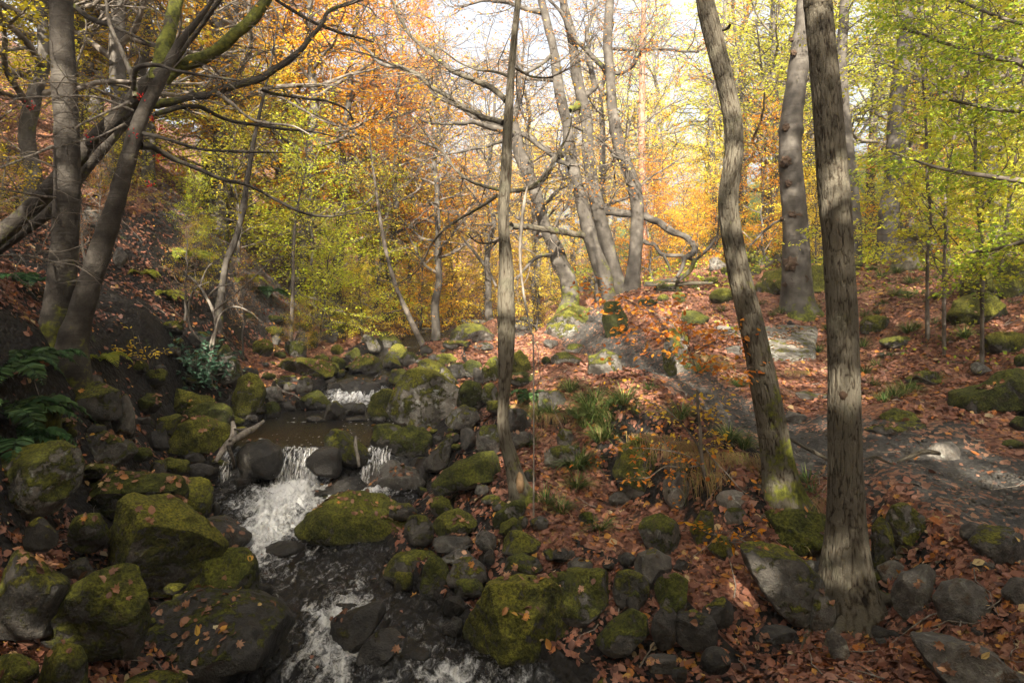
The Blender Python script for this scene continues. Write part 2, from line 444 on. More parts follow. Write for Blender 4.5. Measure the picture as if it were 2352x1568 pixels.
def fall_material():
    m, nt = new_mat('falling_water'); b = finish(nt, ramp(nt, noise(nt, mapping(nt, pos(nt), (1, .3, .06)), 70, 3), [(.35, (.16, .15, .135)), (.65, (.78, .78, .77))]), .25, None, spec=.5)
    t = N(nt, 'ShaderNodeBsdfTransparent'); mx = N(nt, 'ShaderNodeMixShader'); n = noise(nt, mapping(nt, pos(nt), (1, .3, .05)), 46, 3)
    L_(nt, smooth(nt, n, .40, .68), mx.inputs[0]); L_(nt, t.outputs[0], mx.inputs[1]); L_(nt, b.outputs[0], mx.inputs[2])
    o = [x for x in nt.nodes if x.type == 'OUTPUT_MATERIAL'][0]; L_(nt, mx.outputs[0], o.inputs[0]); return m
M['fall'] = fall_material()
M['burr'] = plain('burr_bark', (.055, .034, .021), .9)
M['berry'] = plain('red_berry', (.45, .015, .012), .3)
M['cutwood'] = plain('cut_wood', (.22, .14, .075), .8)
# ------------------------------------------------------------------ terrain
rng = np.random.default_rng(7)
CTRL = [  # (sight x, sight y, depth): the lie of the land
    (2352,1568,4.6),(2000,1568,4.7),(1500,1540,5.2),(1150,1330,6.85),(1350,1250,7.1),(1300,1100,8.2),(1200,1130,7.8),
    (1500,1190,7.4),(1700,1420,5.7),(1430,980,8.75),(1430,1130,8.3),(1550,1000,8.0),(1560,1155,7.62),(1690,1065,7.3),(1690,1205,6.93),(1280,930,9.6),(1270,1025,9.2),(1650,950,9.4),(2000,1010,8.1),(2300,1110,6.5),(2150,1180,6.1),
    (2352,1300,5.4),(1800,1165,7.2),(1945,1400,6.1),(2150,1420,5.4),(1450,860,12.7),(1300,790,20),(1200,775,24),(1200,850,14),(1100,900,11.5),
    (1640,840,12.2),(1830,840,12.6),(1880,760,15),(1700,745,15.5),(1830,702,16),(2000,640,22),(2040,612,20),(2280,692,14),
    (2352,900,9.5),(2352,760,12),(2200,950,8.8),(2352,600,22),(1650,602,26),(1750,620,24),(1450,670,20),(1400,690,20),(1300,700,19),(1300,775,18),(1060,790,19),
    (1000,745,29),(900,740,32),(1250,740,30),(1500,640,28),(2100,800,12.5),(2050,900,10.5),(1550,780,14.5),
    (500,850,13),(600,800,17),(300,850,10.5),(140,780,8.5),(350,770,11.4),(345,680,12.9),(250,640,12.6),(200,500,14),(450,520,18),(550,560,22),
    (640,620,26),(700,700,24),(700,760,20),(0,640,9),(0,480,13),(200,885,8.9),(270,1000,8.3),(150,1010,7.4),(0,1060,6),(80,1180,6.2),(0,1280,5.2),
    (0,1568,4),(300,1568,4.5),(350,1370,6.3),(450,1190,8.7),(420,1000,10.5),(330,1100,8.4),(150,1250,6.1),(550,900,13.2),(420,900,11.8),(700,830,16.5),(850,790,20),(950,800,19.5)]
XYZ = [P(*c) for c in CTRL]
XYZ += [np.array(v, float) for v in [
    (0,0,1.3),(-3,-2,2.2),(4,0,1.6),(3,2.5,1.2),(-3.5,2,1.4),(8,3,2.6),(12,8,3.8),(18,14,6.0),(25,25,8.5),(40,20,13),(22,5,6),(14,-5,5),(0,-12,1.2),(8,-15,4),
    (-9,6,5.0),(-14,10,8.0),(-20,14,12),(-30,20,18),(-12,0,6.5),(-20,0,11),(-32,0,18),(-10,-10,7),(-22,-16,13),(-36,-18,21),  # left hill; its unseen part behind is set higher to block low sun
    (-14,22,8.6),(-22,30,14),(-34,40,21),(-10,30,5.4),(-16,42,9.0),(-6,40,3.3),(0,40,3.4),(2,32,3.2),(8,34,5.4),(14,34,7.0),(8,48,6.5),(20,45,10),(0,60,6.0),
    (-15,60,10),(-30,65,18),(20,70,13),(40,60,18),(0,90,11),(-25,95,20),(35,95,20),(55,30,18),(-50,30,27),(-50,-10,28),(50,-15,16),(60,80,24),(-60,80,32)]]
XYZ = np.array(XYZ)
def _tps(d2): return np.where(d2 > 1e-9, d2 * np.log(d2 + 1e-12) * .5, 0)
def fit_tps(X, z, lam=.03):
    n = len(X); d2 = ((X[:, None] - X[None]) ** 2).sum(-1)
    A = np.zeros((n + 3, n + 3)); A[:n, :n] = _tps(d2) + lam * np.eye(n)
    A[:n, n] = 1; A[:n, n + 1:] = X; A[n, :n] = 1; A[n + 1:, :n] = X.T
    return np.linalg.solve(A, np.concatenate([z, np.zeros(3)]))
# warp space so that far points do not swamp the near ones
def warp(q):
    q = np.asarray(q, float)
    return np.stack([q[..., 0] / (1 + np.maximum(q[..., 1], 0) * .03 + np.maximum(-q[..., 1], 0) * .03), 10 * np.log1p(np.maximum(q[..., 1] + 22, .2) / 10) * 1.6], -1)
TW = fit_tps(warp(XYZ[:, :2]), XYZ[:, 2])
def tps_eval(q):
    q = warp(q); X = warp(XYZ[:, :2]); out = np.empty(len(q))
    for s in range(0, len(q), 20000):
        b = q[s:s + 20000]; d2 = ((b[:, None] - X[None]) ** 2).sum(-1)
        out[s:s + 20000] = _tps(d2) @ TW[:len(X)] + TW[len(X)] + b @ TW[len(X) + 1:]
    return out

SY = np.array([-20, 2, 4, 5.4, 6.2, 7.3, 8.5, 9.4, 10, 11, 12, 13, 14.5, 17, 19, 23, 30, 45.])
SXC = np.array([1.5, 0, -.4, -.75, -1.35, -2.05, -2.75, -2.7, -2.75, -3.1, -3.3, -3.3, -3.4, -3.5, -3.4, -3.0, -2.5, -2.5])
SHW = np.array([2.2, 1.7, 1.5, 1.45, 1.1, .95, 1.1, 1.5, 1.5, 1.45, 1.45, 1.4, .8, .7, .7, .7, .7, .7])
WY = np.array([-20, 2, 4.8, 5.4, 5.75, 6.4, 7.3, 8.6, 9.4, 9.85, 9.95, 10.05, 10.2, 10.35, 13.3, 14.1, 14.5, 15.0, 15.3, 17, 20, 24, 30, 45])
WZ = np.array([-1.2, -.55, -.24, -.17, -.02, .02, .08, .2, .31, .42, .5, .72, .85, .87, .88, .93, 1.02, 1.2, 1.26, 1.36, 1.6, 1.9, 2.1, 2.6])
def wlev(y): return np.interp(y, WY, WZ)
def stream_d(x, y): return (x - np.interp(y, SY, SXC)) / np.interp(y, SY, SHW)

gx = np.unique(np.round(np.concatenate([np.linspace(-62, -12, 60), np.linspace(-12, -6, 60), np.linspace(-6, 8, 220), np.linspace(8, 14, 60), np.linspace(14, 62, 58)]), 4))
gy = np.unique(np.round(np.concatenate([np.linspace(-20, 2, 30), np.linspace(2, 16, 230), np.linspace(16, 30, 120), np.linspace(30, 98, 80)]), 4))
GX, GY = np.meshgrid(gx, gy)
q = np.stack([GX.ravel(), GY.ravel()], -1)
Z = tps_eval(q)
nz = fbm(np.column_stack([q * .55, np.zeros(len(q))]), 3, 3) * .16 + fbm(np.column_stack([q * 2.6, np.zeros(len(q))]), 9, 3) * .045
Z = Z + nz * np.clip(.6 + np.abs(q[:, 0]) * .02 + q[:, 1] * .02, .5, 2.5)
d = np.abs(stream_d(q[:, 0], q[:, 1])); w = wlev(q[:, 1]); hw = np.interp(q[:, 1], SY, SHW)
out = (d - 1) * hw
bank = w + .03 + np.clip(out, 0, 2) * .33 + nz * .5
fade = q[:, 1] < 26
d = np.where(fade, d, 9.0); out = np.where(fade, out, 9.0)
Z = np.where(d < 1, w - .32 * (1 - d ** 2) - .02 + nz * .2, Z)
Z = np.where((d >= 1) & (out < 1.6), np.where(Z < bank, bank, Z), Z)
Z = np.where((d >= 1) & (out < .5), np.minimum(Z, w + .03 + out * 1.3 + np.maximum(nz, 0)), Z)
# the path: a line walked up the right bank
PATHPTS = np.array([P(2700,1230,5.3), P(2352,1110,6.5), P(2150,1050,7.4), P(1950,1005,8.2), P(1750,965,9.0), P(1620,915,10.4), P(1520,880,11.8), P(1460,850,13.3), P(1400,820,15.5), P(1310,795,19), P(1215,778,23.5), P(1190,770,28)])[:, :2]
PATHW = np.array([1.1, 1.05, 1.05, 1.05, .95, .85, .75, .65, .62, .62, .65, .5])
pl = spline(np.column_stack([PATHPTS, np.zeros(len(PATHPTS)), PATHW]), .15)
def path_mask(x, y):
    x = np.asarray(x); y = np.asarray(y); o = np.full(x.shape, -9.0)
    f = o.ravel(); X = x.ravel(); Y = y.ravel()
    sel = np.where((X > -2) & (X < 12) & (Y > 4) & (Y < 30))[0]
    for s in range(0, len(sel), 20000):
        k = sel[s:s + 20000]
        dd = np.sqrt((X[k, None] - pl[None, :, 0]) ** 2 + (Y[k, None] - pl[None, :, 1]) ** 2) / pl[None, :, 3]
        f[k] = 1 - dd.min(1)
    return f.reshape(x.shape)
pm = path_mask(q[:, 0], q[:, 1]) + fbm(np.column_stack([q * 1.7, np.zeros(len(q))]), 31, 3) * .35
Z = Z - np.clip(pm + .3, 0, 1) * .06
ZG = Z.reshape(GX.shape)
def gz(x, y):
    x = np.asarray(x, float); y = np.asarray(y, float)
    i = np.clip(np.searchsorted(gx, x) - 1, 0, len(gx) - 2); j = np.clip(np.searchsorted(gy, y) - 1, 0, len(gy) - 2)
    u = np.clip((x - gx[i]) / (gx[i + 1] - gx[i]), 0, 1); v = np.clip((y - gy[j]) / (gy[j + 1] - gy[j]), 0, 1)
    return (ZG[j, i] * (1 - u) + ZG[j, i + 1] * u) * (1 - v) + (ZG[j + 1, i] * (1 - u) + ZG[j + 1, i + 1] * u) * v
def surf(x, y):
    g = gz(x, y); return np.where(np.abs(stream_d(x, y)) < 1.05, np.maximum(g, wlev(y)), g)
_YS = np.concatenate([np.arange(3.6, 20, .03), np.arange(20, 60, .15)])
def hit(px, py):
    r = (py - HY) / F; z = CAM - r * _YS; x = (px - CX) / F * _YS
    s = surf(x, _YS); k = np.where(z < s)[0]
    return float(_YS[k[0]]) if len(k) else 45.0

def near(x0, y0, x, y, r): return np.exp(-(((x - x0) / r[0]) ** 2 + ((y - y0) / r[1]) ** 2))
sc0 = P(330, 745, 11.8); soil_shadow = near(sc0[0], sc0[1], q[:, 0], q[:, 1], (2.1, 1.35)) * 1.8
soil_shadow += near(2.9, 8.0, q[:, 0], q[:, 1], (1.2, .5)) * .35 + np.clip(.8 - out / .5, 0, .5) * (d >= 1) + (d < 1) * .8 + np.clip((-5.5 - q[:, 0]) / 4, 0, 1) * .22 * np.clip((18 - q[:, 1]) / 4, 0, 1)  # last term paints the left slope's shadow tone; other terms are bare earth
scree0 = P(560, 560, 21.5); scree = np.clip(near(scree0[0], scree0[1], q[:, 0], q[:, 1], (2.6, 4.2)) * 2.0 - .3, 0, 1)
green = np.clip((q[:, 0] - 5) / 6, 0, 1) * np.clip((q[:, 1] - 9) / 10, 0, 1) * .5 + np.clip((q[:, 1] - 22) / 12, 0, 1) * np.clip((q[:, 0] + 2) / 4, 0, 1) * .45
ny, nx = GX.shape
ii = (np.arange(ny - 1)[:, None] * nx + np.arange(nx - 1)[None]).ravel()
Fq = np.stack([ii, ii + 1, ii + nx + 1, ii + nx], -1)
GROUND_F = Fq; GROUND_Q = q; GROUND_OUT = out
gx_, gy_ = np.gradient(ZG, gy, gx)[::-1]; SLOPE = np.hypot(gx_, gy_); soil_shadow = soil_shadow + np.clip((SLOPE.ravel() - .75) * 1.1, 0, .55) * (q[:, 1] < 22)
def slope_at(x, y): return SLOPE[np.clip(np.searchsorted(gy, y), 0, len(gy) - 1), np.clip(np.searchsorted(gx, x), 0, len(gx) - 1)]
GROUND_ATTR = {'soil_shadow': soil_shadow, 'scree': scree, 'green': green}

# path sheet: hugs the ground, its ragged rim dips under the leaves
px_ = np.arange(-1.5, 9.5, .06); py_ = np.arange(5.0, 28, .06)
AX, AY = np.meshgrid(px_, py_); A = np.stack([AX.ravel(), AY.ravel()], -1)
pmk = path_mask(A[:, 0], A[:, 1]) + fbm(np.column_stack([A * 1.7, np.zeros(len(A))]), 31, 3) * .35 + fbm(np.column_stack([A * 6, np.zeros(len(A))]), 41, 3) * .12
keep = pmk > -.12
rough_ = fbm(np.column_stack([A * 5, np.zeros(len(A))]), 51, 3) * .014 + np.abs(fbm(np.column_stack([A * 13, np.zeros(len(A))]), 55, 2)) * .012
AZ = gz(A[:, 0], A[:, 1]) + np.clip(pmk * .12, -.02, .02) + rough_ * np.clip(pmk * 4, 0, 1)
n2 = len(px_); ii = (np.arange(len(py_) - 1)[:, None] * n2 + np.arange(n2 - 1)[None]).ravel()
Fq = np.stack([ii, ii + 1, ii + n2 + 1, ii + n2], -1); Fq = Fq[keep[Fq].all(1)]
used = np.unique(Fq); remap = np.full(len(A), -1); remap[used] = np.arange(len(used))
path = link('path', make_mesh('path', np.column_stack([A, AZ])[used], [remap[Fq]], {'edge': np.clip(1 - pmk * 1.2, 0, 1)[used]}), M['path'])
path['kind'] = 'structure'

# ------------------------------------------------------------------ water
us = np.linspace(-1.3, 1.3, 230); wy = np.concatenate([np.arange(3.2, 11, .015), np.arange(11, 16, .05), np.arange(16, 34, .2)])
U, Yw = np.meshgrid(us, wy); Xw = np.interp(Yw, SY, SXC) + U * np.interp(Yw, SY, SHW)
W3 = np.stack([Xw.ravel(), Yw.ravel(), np.zeros(Xw.size)], -1)
X, Y = W3[:, 0], W3[:, 1]
def bump_(x0, y0, rx, ry): return np.exp(-(((X - x0) / rx) ** 2 + ((Y - y0) / ry) ** 2))
lane = Y * 0
foam_glint = 1.05 * bump_(-3.1, 9.72, .45, .22) + .66 * bump_(-3.25, 9.3, .66, .34) + .6 * bump_(-3.1, 8.75, .42, .6) + .4 * bump_(-3.0, 8.0, .3, .7) + .75 * bump_(-1.95, 9.8, .25, .3) + .6 * bump_(-2.3, 9.35, .35, .22)
foam_glint += 1.0 * bump_(-3.35, 14.75, .55, .5) + .25 * bump_(-3.3, 13.9, .6, .35)
foam_glint += .55 * bump_(-1.5, 5.75, .3, .45) + .5 * bump_(-.45, 5.65, .35, .22) + .4 * bump_(-1.7, 6.6, .3, .6) + .35 * bump_(-.6, 5.3, .4, .25) + .3 * bump_(-2.6, 7.4, .35, .5) + .25 * bump_(-1.6, 6.4, .4, .4) + .35 * bump_(-2.9, 8.2, .3, .5)
pool = ((Y > 10.35) & (Y < 13.9)).astype(float)
rap = np.where(pool > 0, .12, 1.0)
flow = fbm(np.stack([X * 5.5, Y * 2.6, X * 0], -1) + fbm(W3 * 1.5, 5, 2)[:, None] * .6, 61, 4)
fine = fbm(np.stack([X * 13, Y * 9, X * 0], -1), 71, 3)
Zw = wlev(Y) + rap * (flow * .030 + fine * .014) + np.clip(foam_glint, 0, 1.2) * (np.abs(fbm(np.stack([X * 9, Y * 9, X * 0], -1), 81, 4)) * .10)
streak = 1 - np.abs(fbm(np.stack([X * 4.5, Y * 1.3, X * 0], -1) + fbm(W3 * 1.1, 15, 2)[:, None] * .8, 91, 3))
foam_glint += np.clip(streak - .72, 0, 1) * 1.25 * (1 - pool) * np.clip(1.4 - np.abs(U.ravel()), 0, 1)  # streaks raised to stand in for sky reflections as well as froth
speck = vnoise(np.stack([X * 24, Y * 15, X * 0], -1), 95)
foam_glint += pool * np.clip(speck - .55, 0, 1) * 1.9 * (fbm(W3 * 1.2, 99, 2) > -.1)
# the calm backwater beside the big boulder: curling lines of scum
foam_glint += np.clip(.12 - np.abs(fbm(np.stack([X * 2.6, Y * 3.2, X * 0], -1), 101, 3)), 0, 1) * 4.2 * bump_(.45, 5.5, .45, .45)
brown = pool * np.clip(1 - np.abs(Y - 10.9) / 1.3, 0, 1)
n3 = len(us); ii = (np.arange(len(wy) - 1)[:, None] * n3 + np.arange(n3 - 1)[None]).ravel()
Fq = np.stack([ii, ii + 1, ii + n3 + 1, ii + n3], -1)
water = link('water', make_mesh('water', np.stack([X, Y, Zw], -1), [Fq], {'foam_glint': foam_glint, 'brown': brown}), M['water'])
water['kind'] = 'structure'

def waterfall(x0, x1, y0, y1, z0, z1, n, seed):
    r = np.random.default_rng(seed); mb = MB(); m, k = max(24, int((x1 - x0) / .008)), 22
    for layer in range(2):   # thin overlapping curtains
        u, t = np.meshgrid(np.linspace(0, 1, m), np.linspace(0, 1, k)); u = u.ravel(); t = t.ravel()
        x = x0 + (x1 - x0) * u; nz_ = fbm(np.stack([x * 16, t * 1.2, x * 0 + layer * 7.3], -1), seed, 4)
        y = y0 + (y1 - y0) * t * (1 + .25 * nz_) - .02 * layer; z = z0 + .015 - (z0 - z1 + .06) * np.clip(t * 1.12 - .1, 0, 1) ** 1.6 + nz_ * .02
        x = x + (u - .5) * t * .10 + nz_ * .03 * t
        i = (np.arange(k - 1)[:, None] * m + np.arange(m - 1)[None]).ravel(); Q = np.stack([i, i + 1, i + m + 1, i + m], -1)
        mb.add(np.stack([x, y, z], -1), Q)
    for _ in range(n * 2):   # flung drops at the foot
        x = r.uniform(x0 - .08, x1 + .08); y = y1 + r.normal(-.08, .10); z = z1 + abs(r.normal(0, .05)); s = r.uniform(.002, .005)
        mb.tube([(x, y, z), (x + r.normal(0, s), y, z + s), (x, y, z + 2 * s)], [s * .5, s, s * .4], 5)
    return mb
def falls(name, sets):
    mb = MB()
    for i, s in enumerate(sets):
        b = waterfall(*s, seed=200 + i); mb.add(np.concatenate(b.V), np.concatenate(b.Fq))
    o = link(name, mb.mesh(name), M['fall']); o['kind'] = 'structure'; return o
falls('waterfall', [(-3.38, -2.88, 10.22, 9.86, .86, .46, 60), (-2.14, -1.8, 10.22, 9.8, .86, .44, 46), (-4.25, -4.12, 10.2, 9.85, .8, .4, 14)])
falls('cascade', [(-3.75, -3.05, 15.2, 14.35, 1.25, .95, 70)])
# ------------------------------------------------------------------ label helper
LAND = [((1010,880),'the tall angular boulder by the pool'),((805,1195),'the broad mossy boulder in midstream'),((1175,1110),'the slender split-barked tree'),
 ((1795,1140),'the curved leaning trunk'),((1945,1300),'the thick straight trunk'),((1832,650),'the burr-covered oak'),((1790,790),'the flat grey slab'),
 ((680,1075),'the main waterfall'),((790,915),'the small upper cascade'),((730,970),'the still brown pool'),((340,1230),'the big dome-shaped boulder'),
 ((1195,1435),'the big trapezoid boulder'),((460,845),'the dark evergreen bush'),((150,720),'the pair of grey left trunks'),((1440,640),'the three leaning beeches'),
 ((330,745),'the black earth scar'),((550,1000),'the pale driftwood'),((1610,1000),'the thin orange sapling'),((2160,1040),'the bare stone on the path'),
 ((105,940),'the mossy cut stump'),((2290,640),'the largest right-hand boulder'),((1075,1085),'the log-shaped boulder'),((1020,740),'the fallen log'),
 ((820,1400),'the black block in the rapids'),((1790,1340),'the rock under the thick trunk'),((1310,735),'the pale boulder by the beeches'),((1440,1080),'the mossy bank boulder'),
 ((2250,1490),'the bottom-right slab'),((80,1110),'the round boulder on the left edge'),((280,1130),'the long low boulder'),((200,1380),'the tilted block at lower left'),
 ((2040,560),'the collared right-hand trunk'),((2095,560),'the rotten stump'),((910,640),'the thin leaning stem'),((965,800),'the base of the thin stem'),((600,640),'the grey scree slope')]
LAND = [(np.array(a, float), b) for a, b in LAND]
DROP = ['the']
def autolabel(desc, px, py, avoid=None):
    dist = [(np.hypot((l[0][0] - px), (l[0][1] - py) * 1.4), i) for i, l in enumerate(LAND)]
    for _, i in sorted(dist)[:10]:
        l, nm = LAND[i]
        if avoid and avoid in nm: continue
        dx, dy = px - l[0], py - l[1]
        if abs(dx) > abs(dy) * 1.2: rel = 'left of' if dx < 0 else 'right of'
        else: rel = 'above' if dy < 0 else 'below'
        dd = math.hypot(dx, dy); how = ['close', ''][dd > 90] if dd < 200 else 'well'
        for h in ([how] if how else []) + ['']:
            t = ' '.join((desc + ' ' + (h + ' ' if h else '') + rel + ' ' + nm).split())
            if t not in USED and len(t.split()) <= 16:
                return t
    for w in ('squat', 'rugged', 'plump', 'lopsided', 'narrow', 'broad'):
        t = autolabel(w + ' ' + desc, px, py) if not desc.startswith(w) and len(desc.split()) < 7 else None
        if t: return t
    return desc + ' near ' + LAND[0][1]

# ------------------------------------------------------------------ boulders
_ico = {}
def ico(sub):
    if sub not in _ico:
        bm = bmesh.new(); bmesh.ops.create_icosphere(bm, subdivisions=sub, radius=1)
        _ico[sub] = (np.array([v.co[:] for v in bm.verts]), np.array([[v.index for v in f.verts] for f in bm.faces])); bm.free()
    return _ico[sub]
def radial(poly, th):
    """radius of a star-shaped outline in each direction"""
    p = np.asarray(poly, float); out = np.full(len(th), .2); D = np.stack([np.cos(th), np.sin(th)], -1)
    for a, b in zip(p, np.roll(p, -1, 0)):
        e = b - a; den = D[:, 0] * e[1] - D[:, 1] * e[0]
        den = np.where(np.abs(den) < 1e-9, 1e-9, den)
        t = (a[0] * e[1] - a[1] * e[0]) / den; s = (a[0] * D[:, 1] - a[1] * D[:, 0]) / den
        ok = (t > 0) & (s >= -1e-6) & (s <= 1 + 1e-6); out = np.where(ok, np.maximum(out, t), out)
    return out
ROCKS = []
FALLEN = []
def rock_shape(seed, kind, sub, outline=None):
    r = np.random.default_rng(seed); V, Fc = ico(sub); p = V.copy()
    if outline is not None:
        th = np.arctan2(p[:, 2], p[:, 0]); g = np.linspace(-PI, PI, 361); rg = radial(outline, g[:-1]); rg = np.concatenate([rg, rg[:1]])
        k = np.ones(9) / 9; rg = np.convolve(np.concatenate([rg[-9:-1], rg, rg[1:9]]), k, 'same')[8:-8]
        s = np.interp(th, g, rg)
        rho = np.hypot(p[:, 0], p[:, 2]); f = (np.maximum(rho, 1e-6) ** .72) / np.maximum(rho, 1e-6)   # squarer in depth than a ball
        p[:, 0] *= s * f; p[:, 2] *= s * f
        for _ in range(4):
            n = norm([r.normal(0, .6), -abs(r.normal(.7, .3)), r.normal(.35, .4)]); dd = r.uniform(.5, .72) if kind in 'bw' else r.uniform(.64, .84)
            e = p @ n - dd; p = p - n * np.maximum(e, 0)[:, None] * .96
    else:
        e = {'r': .93, 'b': .62, 's': .6, 'w': .8}[kind]
        p = np.sign(p) * np.abs(p) ** e
        a = r.uniform(-.5, .5); c, s_ = cos(a), sin(a)
        p[:, :2] = p[:, :2] @ np.array([[c, -s_], [s_, c]])
        for _ in range({'r': 4, 'b': 9, 's': 7, 'w': 8}[kind]):
            n = norm(r.normal(0, 1, 3) * [1, 1, .75] + [0, -.15, .25]); dd = r.uniform(.72, .95) if kind == 'r' else r.uniform(.58, .9)
            e = p @ n - dd; p = p - n * np.maximum(e, 0)[:, None] * .92
        if kind == 'w':
            n = norm([r.choice([-1, 1]) * .7, -.2, .8]); e = p @ n - .35; p = p - n * np.maximum(e, 0)[:, None] * .95
        p = p + norm(p) * (fbm(p * 1.3 + seed, seed, 3) * .10)[:, None]
        lo, hi = p.min(0), p.max(0); p = (p - (lo + hi) / 2) / ((hi - lo) / 2)
    return p, Fc
def rock(seed, box, kind='r', moss=.6, tone=.5, wet=0, leaf=0, outline=None, Y=None, dep=.8, name='boulder', label=None, sink=0, cat='boulder', group=None):
    x0, y0, x1, y1 = box; cx, cy = (x0 + x1) / 2, (y0 + y1) / 2
    Yf = Y or hit(cx, y1 - .04 * (y1 - y0))
    wd = (x1 - x0) * Yf / F
    ad = wd * .5 * dep
    ad = min(ad, max(.16, (y1 - y0) * Yf / F * 1.3))
    Yc = Yf + ad * .75
    aw = (x1 - x0) * Yc / F / 2; H = (y1 - y0) * Yc / F; tan = max((cy - HY) / F, 0)
    ah = math.sqrt(max((H / 2) ** 2 - (ad * tan * .75) ** 2, (H * .26) ** 2))
    c = P(cx, cy, Yc); aw *= 1.06; ah *= 1.13
    big = (x1 - x0)
    sub = 6 if big > 210 else (5 if big > 95 else 4)
    if big < 32: sub = 3
    o2 = None
    if outline is not None:
        o2 = [((a - cx) / ((x1 - x0) / 2), -(b - cy) / ((y1 - y0) / 2)) for a, b in outline]
    p, Fc = rock_shape(seed, kind, sub, o2)
    V = p * np.array([aw, ad, ah])
    g = min(float(gz(c[0], Yc)), float(gz(c[0], Yf))) - c[2] - (.36 if Yf < 14 else .12)
    if -ah > g:
        pass
    else:
        k = V[:, 2] < 0; V[k, 2] *= 1 + (abs(g) / ah - 1) * np.clip(-p[k, 2], 0, 1) ** 1.5
    nn = norm(V / np.array([aw, ad, ah]) ** 2)
    wp = V + c
    s = min(1.0, aw / .35)
    V = V + nn * ((fbm(wp * 2.6, seed, 4) * .034 + np.maximum(0, fbm(wp * 1.6 + 9, seed + 3, 3)) * -.05) * s + (fbm(wp * 9, 5, 3) * .012 if sub > 3 else 0) * s)[:, None]
    base = np.array([c[0], Yc, c[2] + V[:, 2].min()])
    me = make_mesh(name, V + c - base, [Fc])
    o = link(name, me, M['rock'], loc=base)
    o.color = (moss, tone, wet, min(1, max(0, (float(wlev(Yf)) - base[2]) / 2)) if (Yf < 19 and abs(float(stream_d(c[0], Yf))) < 1.2) else 0)
    if leaf > 0:
        nrm = np.empty(len(V) * 3, np.float32); me.vertices.foreach_get('normal', nrm); nrm = nrm.reshape(-1, 3)
        FALLEN.append((V + c, nrm, leaf, aw * ad, seed))
    tag(o, label or autolabel(name, cx, cy), cat, group)
    ROCKS.append((cx, cy, x1 - x0, y1 - y0, c, aw, ad, ah))
    return o

